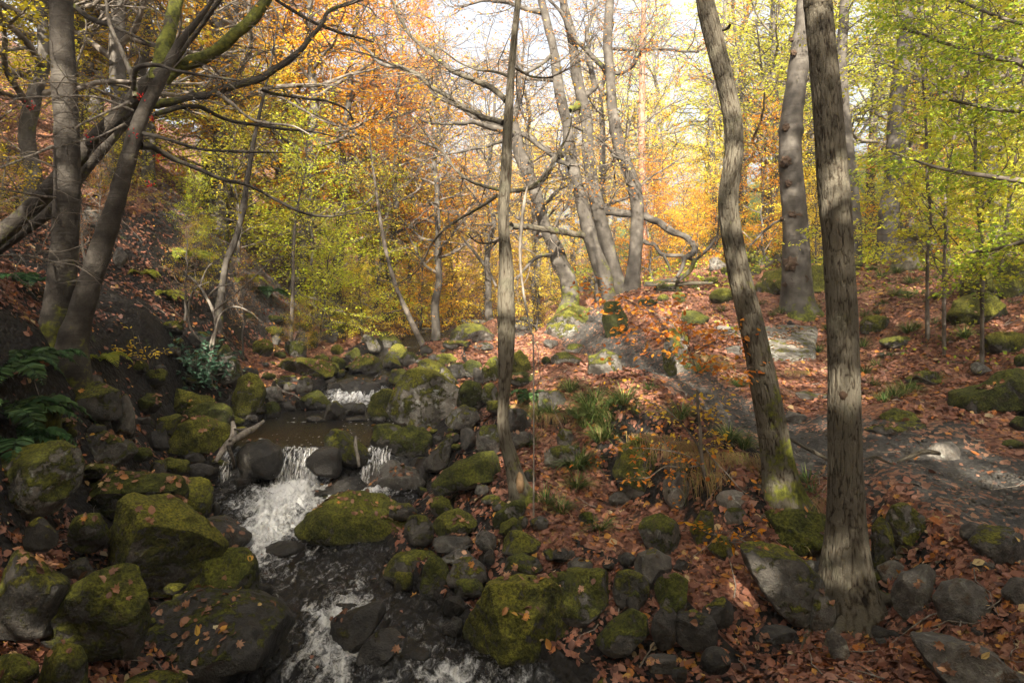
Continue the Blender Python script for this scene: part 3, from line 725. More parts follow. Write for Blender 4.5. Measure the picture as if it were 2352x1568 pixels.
# region | outline or box | shape moss tone wet leaves depth | label ('' = described from its look and place)
TABLE = '''
1|0,620,20,520,90,465,250,455,330,500,355,560,335,680,250,770,130,800,20,770|r .55 .75 0 0 .9|round grey boulder with mossy cap on the left edge
1|305,640,350,590,600,605,840,610,862,680,830,760,600,790,330,775|s .72 .3 0 .5 .5|long low mossy boulder topped with brown leaves
1|840,690,860,620,975,605,1000,665,970,780,850,800|b .66 .25 .2 .2 .7|angular block with bright moss at the end of the long low boulder
1|425,900,520,790,600,700,720,695,800,730,930,830,1025,930,1000,1100,800,1150,450,1130|b .72 .4 0 .12 .8|big mossy dome-shaped boulder beside the stream
1|215,1330,330,1090,560,985,645,980,655,1050,665,1300,620,1420,300,1440|b .66 .3 0 .15 .8|tilted mossy block strewn with single leaves at lower left
1|820,1140,860,1040,1000,960,1150,915,1195,980,1200,1120,1150,1160,900,1170|b .6 .2 .3 .25 .8|dark block with glowing mossy corner and leaf pile beside the rapids
1|670,1350,720,1210,900,1150,1180,1165,1330,1280,1370,1400,1150,1500,800,1530,690,1460|s .28 .08 .4 .3 1|low flat dark shelf of rock scattered with leaves
1|0,970,60,960,285,1110,270,1200,230,1330,0,1340|b .5 .35 0 .5 1|corner boulder with leaf-filled flat top on the left edge
1|195,1440,250,1390,350,1405,395,1470,400,1600,190,1600|r .72 .25 0 .1 .9|stubby mossy boulder at the bottom left
1|-30,1440,60,1440,150,1500,160,1600,-30,1600|r .7 .25 0 .1 .9|mossy boulder in the bottom left corner
1|580,1560,680,1515,800,1510,860,1560,850,1620,580,1620|r .5 .1 .2 .1 .9|dark half-hidden boulder at the bottom edge below the flat shelf
1|300,155,450,160,540,200,555,325,480,325,330,310|b .45 .2 0 .1 .8|overhanging dark rock face behind the cut stump
1|520,240,590,225,625,300,620,400,560,415,520,330|b .35 .45 0 0 .7|cracked upright grey block beside the overhanging rock face
1|385,400,480,390,600,440,630,490,580,535,480,520,400,450|w .45 .5 0 .5 .8|wedge of grey rock with leafy top above the long low boulder
1|800,440,850,360,940,330,1040,370,1075,420,1050,480,900,500,820,480|r .78 .4 0 .25 .9|rounded mossy boulder dotted with leaves left of the driftwood
1|850,265,1085,390|r .74 .4 0 .05 .7|
1|765,195,985,315|s .74 .4 0 .1 .7|
1|735,315,855,402|b .6 .3 0 .3 .8|
1|670,375,800,482|b .3 .12 .3 .1 .8|
1|620,465,715,530|r .8 .4 0 0 .8|
1|700,530,780,592|b .5 .15 .2 0 .8|
1|760,515,890,602|r .66 .2 .1 0 .8|
1|870,480,965,540|b .25 .15 .4 .1 .8|
1|895,535,1020,625|b .15 .15 .6 .2 .8|
1|320,785,520,970|r .62 .2 0 .1 .8|
1|295,985,430,1075|b .3 .1 0 .1 .8|
1|125,800,262,945|b .4 .12 0 0 .8|
1|880,805,1155,965|s .15 .12 .7 .3 .9|flat wet rock with yellow leaves at the white backwater
1|1110,500,1160,445,1240,440,1300,480,1310,560,1290,600,1130,605,1100,560|r .05 .08 .8 .12 .8|black wet boulder left of the main waterfall
1|1235,185,1322,258|b .15 .8 0 0 .8|
1|1150,312,1207,347|r .1 .5 .4 0 .8|
1|1085,250,1110,150,1150,105,1210,130,1245,200,1240,300,1150,325,1090,310|b .72 .5 0 .05 .8|tall mossy grey boulder right of the dark evergreen bush
1|975,60,1000,-20,1060,-10,1110,60,1135,150,1050,170,980,130|w .5 .6 0 0 .7|pointed grey mossy boulder behind the dark evergreen bush
1|1160,1090,1272,1175|b 0 .05 .9 0 .8|
1|1245,905,1425,975|r 0 .05 1 0 .9|
1|560,340,640,420|b .3 .2 0 0 .8|
1|640,215,770,310|s .7 .35 0 .4 .8|
1|990,720,1030,790|r .2 .1 .7 0 .8|
1|1000,620,1090,650|r 0 .08 .9 0 .8|
1|1090,600,1220,645|s 0 .06 .9 .1 .8|
1|350,540,530,600|s .8 .4 0 .6 .8|
1|250,330,360,420|r .6 .2 0 .4 .8|
1|340,130,470,200|b .2 .3 0 .3 .8|
2|965,690,1010,570,1090,455,1190,435,1290,450,1430,560,1445,640,1380,740,1270,835,1150,790,1000,760|b .55 .8 0 0 .8|tall angular boulder with mossy top and pale lichen face by the pool
2|1165,440,1180,370,1230,350,1330,400,1435,510,1420,560,1300,560,1180,500|s .5 .7 0 .03 .8|sloping grey slab leaning behind the tall angular boulder
2|825,660,860,590,930,550,1015,570,1025,650,980,750,880,760,835,720|r .8 .45 .1 0 .8|round mossy boulder left of the tall angular boulder
2|1335,770,1400,700,1480,655,1550,700,1580,750,1520,810,1400,830|w .4 .65 0 0 .8|grey wedge boulder below the right side of the tall angular boulder
2|1425,500,1600,705|r .66 .45 0 0 .8|
2|1580,520,1705,650|r .6 .4 0 .1 .8|
2|970,960,1000,860,1090,810,1200,820,1250,880,1240,990,1130,1055,980,1040|r .6 .3 .1 0 .9|rounded dark mossy boulder right of the second waterfall
2|845,775,1090,955|r .6 .3 .2 0 .8|
2|525,900,580,840,660,840,730,890,830,990,820,1050,720,1060,600,1010|r .5 .06 .5 .1 .8|black boulder with mossy crown between the two waterfalls
2|380,1050,470,965,560,943,620,970,640,1070,620,1130,480,1125|r 0 .06 .8 0 .8|smooth black boulder at the foot of the falls
2|795,1140,830,1045,1000,1040,1150,1090,1205,1180,1150,1240,960,1250,810,1190|b .12 .5 .2 .25 .9|faceted grey boulder dotted with fallen leaves below the second waterfall
2|1115,1015,1262,1175|b .15 .1 .3 0 .8|
2|1195,1050,1260,960,1370,885,1405,900,1360,1060,1290,1115,1210,1100|w .4 .4 0 .1 .8|tilted brownish boulder above the log-shaped boulder
2|1260,1190,1330,1110,1450,1050,1700,980,1760,1020,1740,1130,1600,1190,1350,1270,1280,1260|r .72 .5 0 0 .7|log-shaped mossy boulder beside the slender tree
2|1550,870,1600,805,1690,800,1720,900,1700,980,1580,975|r .4 .7 0 0 .8|round brownish grey boulder left of the slender tree
2|1452,825,1557,955|b .1 .2 .2 0 .8|
2|400,1270,560,1190,600,1145,760,1150,805,1210,760,1240,560,1230,420,1290|s .05 .03 1 .1 .8|jagged black wet rock lying in the white water
2|640,500,690,470,800,480,900,515,925,550,850,590,720,595,650,560|s .1 .12 .5 .1 .8|dark wet boulder above the small upper cascade
2|560,505,690,565|r .1 .1 .7 0 .8|
2|955,470,990,420,1060,410,1120,440,1110,515,970,520|r .55 .2 .2 .1 .8|
2|872,460,992,535|b .1 .2 .4 .2 .8|
2|360,630,400,550,480,545,540,590,585,660,540,700,400,690|r .55 .2 .3 .05 .8|mossy boulder at the left foot of the small upper cascade
2|505,745,560,650,610,630,660,680,682,760,560,770|w .4 .15 .4 0 .8|triangular dark boulder standing in the pool under the upper cascade
2|650,645,748,695|b .05 .15 .8 0 .8|
2|722,645,812,722|r .4 .2 .5 0 .8|
2|660,690,737,732|b .05 .15 .8 0 .8|
2|680,735,818,772|s 0 .15 .9 0 .8|
2|850,735,942,772|r .3 .3 .7 0 .8|
2|415,735,552,777|s 0 .15 .9 0 .8|
2|700,400,740,345,820,320,900,350,930,410,880,450,720,445|r .6 .35 0 .3 .8|rounded brown mossy boulder with leaves above the upper cascade
2|225,345,592,485|s .72 .4 0 .7 .8|broad flat mossy boulder carpeted with red leaves
2|508,375,628,452|b .85 .4 0 0 .8|
2|575,330,668,425|b .8 .3 0 .1 .8|
2|462,318,562,392|r .8 .3 0 .1 .8|
2|655,285,772,372|w .6 .5 0 0 .8|
2|578,255,662,327|r .75 .4 0 0 .8|
2|260,230,408,352|b .6 .6 0 0 .8|
2|45,220,178,335|r .7 .35 0 .2 .8|
2|320,170,422,278|b .3 .65 0 .1 .8|
2|460,110,490,50,550,70,587,120,580,155,470,155|w .15 .7 0 0 .8|pointed grey block standing among mossy rocks upstream
2|770,220,800,190,860,200,910,270,900,320,820,310|b .4 .6 0 0 .8|
2|870,240,900,175,980,175,1055,240,1040,275,900,290|r .6 .5 0 .1 .8|
2|935,255,1092,395|b .6 .45 0 .1 .8|
2|928,335,1048,415|w .5 .45 0 .1 .8|
2|1040,310,1155,405|r .5 .4 0 .1 .8|
2|128,130,252,212|r .75 .3 0 .1 .8|
2|325,105,442,158|s .75 .3 0 .1 .8|
2|190,300,277,352|r .8 .3 0 0 .8|
2|168,188,242,265|b .2 .55 0 0 .8|
2|420,170,492,278|b .7 .3 0 0 .8|
2|488,160,625,245|s .4 .25 0 .3 .8|
2|172,482,275,562|r .4 .25 .2 0 .8|
2|252,508,347,572|r .3 .35 .2 0 .8|
2|345,470,452,585|r .4 .3 .2 0 .8|
2|118,540,242,645|b .2 .75 0 .3 .8|
2|198,612,348,702|s .1 .1 .5 .4 .8|
2|118,645,228,748|r .6 .35 .1 0 .8|
2|98,442,202,492|r .7 .3 0 .1 .8|
2|200,455,352,512|s .5 .3 0 .3 .8|
2|-10,730,80,772|r .2 .3 .4 0 .8|
2|1375,210,1410,130,1500,110,1590,120,1680,190,1650,235,1400,235|r .55 .6 0 0 .8|grey mossy boulder below the fallen log
2|1335,225,1505,292|s .6 .5 0 .3 .8|
2|1545,240,1672,298|r .3 .5 0 .4 .8|
2|1598,420,1640,350,1700,330,1728,400,1725,500,1610,505|b .6 .95 0 .1 .8|sunlit pale mossy boulder just left of the slender tree
2|1755,400,1800,320,1850,290,1910,330,1935,420,1880,460,1770,460|r .85 .6 0 0 .8|sunlit bright mossy boulder just right of the slender tree
2|1775,440,1962,545|s .55 .4 0 .4 .8|
2|1462,360,1602,475|r .75 .5 0 0 .8|
2|1358,380,1492,485|b .4 .4 0 .3 .8|
2|1285,320,1432,395|s .8 .5 0 .3 .8|
2|1532,410,1612,522|b .3 .35 0 .1 .8|
2|1800,65,1982,168|r .35 .6 0 0 .8|
2|2010,180,2050,110,2130,90,2230,120,2285,180,2250,220,2050,222|r .5 .85 0 0 .8|pale sunlit boulder in front of the bigger beech-side boulder
2|2030,120,2110,40,2220,-10,2330,0,2390,70,2350,150,2200,160|r .55 .75 0 .1 .8|large pale mossy boulder at the foot of the beeches
2|2050,345,2100,310,2200,305,2262,350,2240,390,2070,388|r .5 .9 0 .1 .8|low pale boulder with moss patches beside the path
2|2158,248,2283,318|r .5 .8 0 .1 .8|
2|1998,330,2062,392|r .75 .6 0 0 .8|
2|2008,220,2112,288|b .1 .55 0 0 .8|
2|335,1500,420,1390,560,1290,700,1250,900,1290,1000,1370,1065,1450,1085,1560,980,1610,600,1600,420,1570|r .74 .4 0 .25 .8|broad mossy boulder with a heap of leaves in midstream
2|470,1255,640,1225,750,1240,640,1290,500,1300|s .5 .15 .4 .3 .8|
2|1645,1460,1690,1390,1800,1310,1885,1300,1890,1370,1800,1470,1680,1500|w .62 .6 0 0 .7|slanting mossy boulder with a pale lichen patch below the slender tree
2|1710,1430,1862,1560|w .62 .35 0 0 .8|
2|1588,1265,1718,1332|r .6 .45 0 .1 .8|
2|1665,1308,1772,1375|r .5 .4 0 .2 .8|
2|1192,1390,1240,1300,1320,1265,1390,1290,1410,1370,1300,1412|w .66 .4 0 .1 .8|mossy egg-shaped stone with a sharp right edge
2|1268,1470,1330,1400,1430,1360,1530,1410,1570,1450,1540,1520,1300,1525|r .7 .4 0 .1 .8|plump mossy stone resting on a bare grey stone
2|1080,1400,1265,1600|r .45 .25 0 .1 .8|
2|968,1315,1174,1430|r .45 .35 .1 .1 .8|
2|1875,1100,1962,1195|r .5 .3 0 .1 .8|
2|1548,1200,1645,1275|r .2 .4 0 .1 .8|
2|2080,880,2120,820,2200,830,2245,900,2200,980,2090,975|b .5 .7 0 0 .8|brown and green rock jutting from the grassy bank
2|2018,940,2252,1085|b .4 .75 0 .1 .7|
2|1720,700,1945,855|b .2 .3 0 .2 .7|
2|1980,560,2180,700|b .35 .3 0 .3 .7|
2|1760,840,1960,960|b .25 .45 0 .2 .6|
3|1328,450,1420,415,1560,420,1582,480,1480,510,1340,500|r .1 .35 0 .1 .8|bare grey stone under the plump mossy stone
3|1585,370,1727,505|r .2 .4 0 .1 .8|
3|1752,440,1800,365,1870,370,2015,460,1990,520,1850,548,1760,520|w .6 .35 0 .05 .8|mossy wedge-shaped stone pointing right on the leafy shore
3|1008,640,1080,540,1200,505,1330,520,1340,600,1240,700,1030,715|s .5 .35 .2 .15 .8|low rounded shelf stone with a yellow leaf at the water's edge
3|1380,560,1480,500,1560,520,1610,590,1500,605|w .15 .5 0 .1 .8|
3|1240,740,1270,600,1330,550,1440,600,1420,780,1380,808,1260,790|w .62 .35 0 .05 .8|upright mossy pyramid stone at the water's edge
3|1078,645,1197,785|r .6 .2 .3 0 .8|
3|1418,670,1470,585,1560,570,1640,620,1662,690,1560,690,1430,730|r .35 .4 0 .1 .8|
3|1460,680,1648,815|r .55 .3 .1 0 .8|
3|1393,800,1567,935|b .1 .06 .5 0 .8|
3|1383,935,1518,1075|r 0 .05 .8 0 .8|
3|1768,650,1800,560,1890,530,1990,560,2022,620,1960,665|r .45 .4 0 .15 .8|flat-topped grey green stone alone on the leafy shore
3|2030,500,2232,572|s .3 .35 0 .4 .8|
3|1465,1130,1530,1010,1640,770,1700,715,1850,705,2080,730,2160,830,2245,960,2240,1130,2180,1210,1900,1270,1560,1240|b .72 .35 0 .14 .75|big trapezoid boulder with a line of leaves in the foreground
3|2030,760,2060,680,2200,640,2380,650,2480,700,2500,850,2450,950,2250,950,2080,900|r .6 .4 0 .1 .8|broad mossy boulder behind the right side of the trapezoid boulder
3|640,970,680,935,880,880,985,850,1012,920,1000,1030,880,1140,670,1165|b .2 .05 .5 .15 .9|black block with a few orange leaves standing in the rapids
3|850,1180,900,1090,980,1030,1090,1020,1125,1060,1060,1180,900,1262|w .1 .04 .7 .05 .9|low black rock close behind the foot of the black block
3|1648,490,1722,592|b .2 .2 .2 0 .8|
3|1945,295,2060,370|r .3 .3 0 .1 .8|
3|2180,555,2340,640|s .2 .3 0 .3 .8|
3|1865,290,1930,360|r .4 .3 0 .1 .8|
3|1120,1120,1300,1190|s 0 .04 1 0 .9|
3|690,830,840,890|r 0 .05 1 0 .8|
4|422,700,450,645,540,630,620,680,645,760,600,830,480,820|r .5 .55 0 0 .9|smooth round boulder stained with moss on the leafy bank
4|390,900,430,830,520,805,600,850,560,960,480,985|w .2 .45 0 .05 .8|
4|495,1000,520,940,620,935,690,970,707,1080,640,1140,540,1110|b .6 .7 0 .05 .85|squarish mossy boulder with pale lower face beside the trapezoid boulder
4|225,1270,290,1180,400,1095,470,1130,500,1230,420,1300,280,1312|r .5 .3 .1 .05 .85|dark rounded boulder at the edge of the calm backwater
4|490,1090,622,1295|r .3 .25 0 .05 .8|
4|608,1120,812,1285|b .25 .1 0 .1 .8|
4|298,910,472,1075|r .5 .25 0 .05 .8|
4|365,1010,442,1105|r .4 .25 0 .05 .8|
4|465,1320,615,1405|s .1 .2 0 .3 .8|
4|748,1290,882,1415|r .1 .1 0 .05 .9|
4|588,1385,672,1470|r .3 .15 0 .05 .8|
4|160,1490,240,1410,310,1415,350,1500,200,1520|r .6 .2 .1 .1 .8|
4|742,1045,892,1190|w .3 .15 0 .2 .8|
4|950,800,1080,750,1150,800,1250,860,1330,930,1300,1060,1250,1170,1180,1180,1050,1020,980,900|b .45 .36 0 .05 .8|large angular grey rock under the thick straight trunk
4|1685,660,1710,590,1760,570,1850,640,1912,710,1860,790,1760,800,1710,740|w .55 .95 0 0 .8|tilted mossy boulder with a pale blue lichen patch right of the thick trunk
4|1705,1030,1760,930,1860,895,1920,930,1935,1050,1880,1130,1790,1165,1720,1100|b .05 .5 0 .05 .85|smooth grey brown block right of the thick trunk's foot
4|1930,1060,1980,980,2080,965,2180,1040,2207,1110,2140,1180,2040,1220,1940,1150|r .05 .4 0 0 .85|round dark grey boulder beside the smooth grey brown block
4|2115,780,2180,700,2290,695,2370,760,2360,880,2230,890,2140,860|r .35 .35 0 .1 .8|large rounded brown boulder on the right edge near the path
4|2038,665,2147,772|r .2 .3 0 .05 .8|
4|1830,1240,1950,1215,2100,1250,2420,1400,2500,1600,2060,1600,1900,1420|s .12 .5 0 .35 .9|flat grey slab with leaves in the bottom right corner
4|2250,1020,2300,945,2400,950,2400,1110,2300,1100|r .1 .3 0 .1 .8|
4|1645,140,1720,92,1800,110,1832,170,1700,178|w .6 .5 0 .2 .8|low mossy-sided stone among leaves above the path
4|1860,330,1920,275,2000,270,2042,320,1990,372,1880,350|r 0 .85 0 0 .8|bare pale brown stone at the edge of the path
4|1150,120,1270,180|s .1 .5 0 .1 .8|
4|300,420,340,300,420,250,500,270,545,400,500,520,430,555,340,530|r .66 .5 0 .1 .8|large mossy boulder set in the bank under the orange twigs
4|540,470,560,400,640,400,690,450,680,560,630,630,570,560|b .4 .85 0 .05 .8|pale upright boulder in the bank below the grassy edge
4|540,340,740,435|b .15 .9 0 .2 .6|
4|780,800,830,740,900,750,915,820,860,862|r .6 .6 0 .1 .8|
4|685,700,740,610,800,620,805,760,720,800|r .62 .4 0 .1 .8|
4|820,510,1000,600|s .05 .9 0 .2 .6|
4|275,515,382,595|r .2 .4 0 .1 .8|
4|128,610,202,680|r .5 .3 0 .1 .8|
4|1595,700,1640,640,1700,700,1720,900,1650,960,1600,900|b .6 .25 0 .05 .7|dark mossy rock wall tight against the thick trunk
4|1620,890,1700,860,1800,880,1800,960,1640,965|b .1 .7 0 .2 .7|
4|1390,960,1480,920,1590,930,1610,1060,1560,1150,1420,1170|b .2 .75 0 .05 .8|pale lichen-spotted rock at the foot of the thick trunk
4|1360,1230,1400,1190,1460,1250,1480,1340,1400,1350|w .1 .8 0 .05 .7|
4|1000,640,1090,590,1250,600,1380,640,1390,800,1200,840,1050,740|b .8 .3 0 .1 .7|dripping mossy ledge between the curved and straight trunks
4|1230,860,1390,1010|b .3 .5 0 .1 .7|
4|1280,1010,1400,1200|b .4 .5 0 .1 .7|
4|860,600,960,690|r .5 .75 0 .1 .8|
4|2085,850,2210,915|s 0 .5 0 .2 .7|
4|1590,1180,1820,1280|s .05 .08 0 .2 .7|
4|2090,1170,2220,1240|r .1 .15 0 .2 .8|
4|1000,1180,1200,1260|s .1 .1 0 .4 .7|
4|90,860,200,930|s .1 .3 0 .4 .7|
4|0,800,110,860|s .1 .25 0 .4 .7|
4|250,860,310,900|r .1 .2 0 .1 .8|
4|330,820,410,880|r .2 .2 0 .1 .8|
4|600,850,680,930|r .2 .2 0 .1 .8|
8|1160,200,1220,120,1320,95,1450,95,1500,170,1480,220,1200,225|r .7 .4 0 .1 .7|large mossy boulder behind the burr-covered oak
8|2090,150,2150,80,2260,55,2400,80,2420,240,2200,245,2100,220|r .74 .4 0 .1 .7|largest dark mossy boulder high on the right edge
8|2030,300,2070,240,2170,203,2250,250,2272,310,2200,360,2060,350|r .85 .35 0 .05 .8|conical bright mossy boulder below the largest right boulder
8|1630,340,1680,300,1750,320,1762,370,1700,387,1640,380|r .7 .7 0 .05 .8|mossy stone with a pale top among woodrush
8|1733,400,1862,458|r .6 .55 0 .05 .8|
8|2178,390,2360,482|r .75 .3 0 .2 .7|
8|2118,515,2220,580|w .2 .55 0 .05 .8|
8|1838,550,1994,625|s .5 .4 0 .4 .7|
8|2040,700,2060,650,2200,600,2280,550,2400,545,2400,720,2200,740,2060,745|r .7 .3 0 .2 .7|dark mossy mound on the right bank below the conical boulder
8|973,190,1082,258|r .85 .5 0 0 .8|
8|962,60,1000,52,1032,85,1025,112,965,110|r .3 .6 0 0 .8|
8|1012,95,1062,132|r .85 .6 0 0 .8|
8|1138,90,1192,132|r .85 .6 0 0 .8|
8|1168,40,1242,97|r .5 .9 0 0 .8|
8|1238,25,1302,92|r .6 .8 0 0 .8|
8|1130,36,1178,87|r .8 .7 0 0 .8|
8|838,290,962,352|s .85 .5 0 0 .8|
8|755,450,780,385,830,375,870,420,850,560,790,592,762,540|b .62 .9 0 .1 .8|upright sunlit mossy boulder with brown leafy top left of the slab
8|1028,440,1118,485|b .1 .4 0 .2 .7|
8|370,180,420,140,480,135,500,200,380,205|r .2 .4 0 .1 .7|dark rounded boulder between the leaning beech trunks
8|718,155,842,205|s .8 .55 0 .1 .7|
8|660,80,745,130|r .7 .7 0 0 .8|
8|1335,640,1500,685|s .3 .4 0 .3 .7|
8|2312,480,2372,545|r .8 .3 0 0 .8|
8|2290,755,2372,825|r .6 .2 0 .1 .8|
8|1650,780,1890,832|s .4 .2 0 .5 .6|
8|490,330,500,260,560,250,605,320,590,400,510,410|r .85 .5 0 0 .7|mossy hump wrapping the foot of the nearest beech
8|425,560,430,490,500,465,560,500,575,560,480,580|r .5 .75 0 .05 .8|rounded grey mossy stone beside the bend of the path
8|650,230,740,270|r .8 .6 0 .1 .8|
8|800,205,860,240|r .8 .6 0 .1 .8|
8|730,215,780,250|r .85 .5 0 .1 .8|
8|940,140,1000,170|r .8 .6 0 .1 .8|
8|1560,60,1640,110|r .8 .5 0 .1 .8|
8|2250,860,2360,900|r .7 .3 0 .2 .8|
8|1700,470,1780,500|r .4 .4 0 .3 .8|
5|1410,1410,1490,1480|b .15 .7 0 0 .8|
5|1190,1420,1280,1460|r .7 .3 0 .1 .8|
5|1330,1455,1390,1500|s .7 .3 0 .1 .8|
5|1190,1470,1280,1520|r .7 .3 0 .2 .8|
5|380,940,450,1040|b .3 .2 0 .3 .7|
5|505,1120,570,1220|b .1 .45 0 0 .7|
5|350,960,400,1060|b .2 .3 0 .1 .7|
5|1500,1480,1560,1530|r .6 .4 0 .1 .8|
5|1080,1410,1150,1460|r .7 .3 0 .2 .8|
'''
def rock_words(kind, moss, tone, wet, leaf, wpx):
    size = 'small' if wpx < 38 else ('medium' if wpx < 70 else 'large')
    shp = {'r': 'rounded', 'b': 'blocky', 's': 'flat', 'w': 'wedge-shaped'}[kind]
    if wet >= .5: look = 'wet black' if tone < .1 else 'wet dark'
    elif moss > .77: look = 'bright mossy'
    elif moss > .55: look = 'mossy'
    elif moss > .3: look = 'half-mossy'
    else: look = 'pale bare' if tone > .6 else ('bare grey' if tone > .25 else 'dark bare')
    return ' '.join([size, shp, look, 'stone' if wpx < 38 else 'boulder'] + (['with leaves'] if leaf >= .3 else []))
rows = []
YOV = {'smooth black boulder at the foot of the falls': 9.42, 'black wet boulder left of the main waterfall': 9.72, 'black boulder with mossy crown between the two waterfalls': 9.85}
for i, line in enumerate(TABLE.strip().split('\n')):
    reg, cs, ps, lab = line.split('|'); reg = int(reg); v = [float(t) for t in cs.split(',')]
    pts = [R(reg, v[k], v[k + 1]) for k in range(0, len(v), 2)]
    xs = [p[0] for p in pts]; ys = [p[1] for p in pts]; kind, *nums = ps.split(); nums = [float(t) for t in nums]
    rows.append((i, (min(xs), min(ys), max(xs), max(ys)), pts if len(pts) > 2 else None, kind, nums, lab))
    if lab: USED.add(lab)
for i, box, ol, kind, (moss, tone, wet, leaf, dep), lab in rows:
    wpx = box[2] - box[0]
    nm = 'stone' if wpx < 38 else 'boulder'
    lab = lab or autolabel(rock_words(kind, moss, tone, wet, leaf, wpx), (box[0] + box[2]) / 2, (box[1] + box[3]) / 2)
    rock(1000 + i * 7, box, kind, moss, tone, wet, leaf, ol, YOV.get(lab), dep, nm, lab, cat=nm, group='small stones among the boulders' if nm == 'stone' else 'boulders of the stream bed and banks')

# the flat slab beside the path: a real tilted plate
def slab():
    corners = [P(1650, 745, 15.2), P(1868, 742, 15.4), P(1880, 800, 13.2), P(1862, 822, 12.7), P(1760, 818, 12.7), P(1700, 790, 13.4)]
    n = 60; u, v = np.meshgrid(np.linspace(0, 1, n), np.linspace(0, 1, n)); u = u.ravel(); v = v.ravel()
    a, b, c, d = [np.array(t) for t in (P(1735, 826, 12.65), P(1872, 828, 12.65), P(1878, 742, 15.3), P(1640, 742, 15.3))]
    T = ((1 - u) * (1 - v))[:, None] * a + (u * (1 - v))[:, None] * b + (u * v)[:, None] * c + ((1 - u) * v)[:, None] * d
    ed = np.minimum(np.minimum(u, 1 - u), np.minimum(v, 1 - v)); T[:, 2] -= .07 * np.exp(-ed / .035)
    T += fbm(T * 1.3, 8, 3)[:, None] * np.array([.05, .05, .03]) + fbm(T * 9, 9, 2)[:, None] * .006
    Bt = T.copy(); Bt[:, 2] -= .42; Bt[:, :2] += (Bt[:, :2].mean(0) - Bt[:, :2]) * .06
    i = (np.arange(n - 1)[:, None] * n + np.arange(n - 1)[None]).ravel(); top = np.stack([i, i + 1, i + n + 1, i + n], -1)
    ring = np.concatenate([np.arange(n), np.arange(1, n) * n + n - 1, (n - 1) * n + np.arange(n - 2, -1, -1), np.arange(n - 2, 0, -1) * n])
    # side wall with rows
    rows_ = [ring]; V = [T, Bt]; base = 2 * n * n; m = len(ring)
    for k in (1, 2, 3):
        t = k / 4; w = T[ring] * (1 - t) + Bt[ring] * t; w += fbm(w * 5, 12, 3)[:, None] * .02; V.append(w); rows_.append(base + np.arange(m) + (k - 1) * m)
    rows_.append(ring + n * n); Fs = [top, top[:, ::-1] + n * n]
    for r0, r1 in zip(rows_[:-1], rows_[1:]):
        Fs.append(np.stack([r0, r1, np.roll(r1, -1), np.roll(r0, -1)], -1))
    V = np.vstack(V); o0 = np.array([a[0], a[1], a[2] - .4])
    me = make_mesh('stone_slab', V - o0, [np.vstack(Fs)]); o = link('stone_slab', me, M['rock'], loc=o0); o.color = (.22, .95, 0, 0)
    nr = np.tile([0, 0, 1.0], (len(T), 1)); FALLEN.append((T, nr, .16, 3.5, 77))
    tag(o, 'flat grey stone slab scattered with leaves beside the path', 'slab')
slab()

# more stones of the same kind wedged between the big ones
fr = np.random.default_rng(77); nf = 0
for _ in range(900):
    if nf >= 95: break
    y = 4.9 + 13 * fr.random() ** 1.3; sg = fr.choice([-1, 1]); x = float(np.interp(y, SY, SXC)) + sg * (float(np.interp(y, SY, SHW)) + fr.uniform(-.15, 1.5 if sg < 0 else 1.2))
    p_ = proj((x, y, float(surf(x, y)))); wpx = fr.uniform(.12, .42) / y * F; hpx = wpx * fr.uniform(.5, .8)
    if not (10 < p_[0] < 2340 and p_[1] < 1550) or (sg > 0 and y < 8): continue
    if any(abs(p_[0] - r[0]) < (wpx + r[2]) * .40 and abs(p_[1] - hpx * .5 - r[1]) < (hpx + r[3]) * .38 for r in ROCKS): continue
    moss = fr.choice([.15, .35, .6, .7]); tone = fr.uniform(.1, .4); kd = fr.choice(list('rrbsw')); lf_ = fr.choice([0, 0, .1, .3]); nm = 'stone' if wpx < 38 else 'boulder'
    rock(3000 + nf * 11, (p_[0] - wpx / 2, p_[1] - hpx, p_[0] + wpx / 2, p_[1]), str(kd), float(moss), float(tone), .25, float(lf_), None, y, .85, nm, autolabel(rock_words(kd, moss, tone, .25, lf_, wpx), p_[0], p_[1]), cat=nm, group='small stones among the boulders' if nm == 'stone' else 'boulders of the stream bed and banks')
    nf += 1
# hollows between the boulders, then the ground itself
q = GROUND_Q; Zg = ZG.ravel().copy(); o_ = GROUND_OUT
left = (q[:, 0] < np.interp(q[:, 1], SY, SXC)).astype(float)
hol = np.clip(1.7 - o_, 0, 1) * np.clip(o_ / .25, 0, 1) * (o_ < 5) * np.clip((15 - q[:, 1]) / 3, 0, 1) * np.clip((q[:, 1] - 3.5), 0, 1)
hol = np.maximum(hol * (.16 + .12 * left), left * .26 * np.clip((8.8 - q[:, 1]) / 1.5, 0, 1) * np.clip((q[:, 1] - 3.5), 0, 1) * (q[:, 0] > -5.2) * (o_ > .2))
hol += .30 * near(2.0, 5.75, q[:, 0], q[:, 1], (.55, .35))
w_ = wlev(q[:, 1]); Zn = np.where((o_ > 0) & (o_ < 5), np.maximum(Zg - hol, np.minimum(Zg, w_ + .03)), Zg - hol)
ZG = Zn.reshape(GX.shape)
GROUND_ATTR['soil_shadow'] = GROUND_ATTR['soil_shadow'] + np.clip(hol * 2.6, 0, .7)  # hollows darkened too, shadow between boulders put into the ground colour
ground = link('ground', make_mesh('ground', np.column_stack([q, Zn]), [GROUND_F], GROUND_ATTR), M['ground']); ground['kind'] = 'structure'
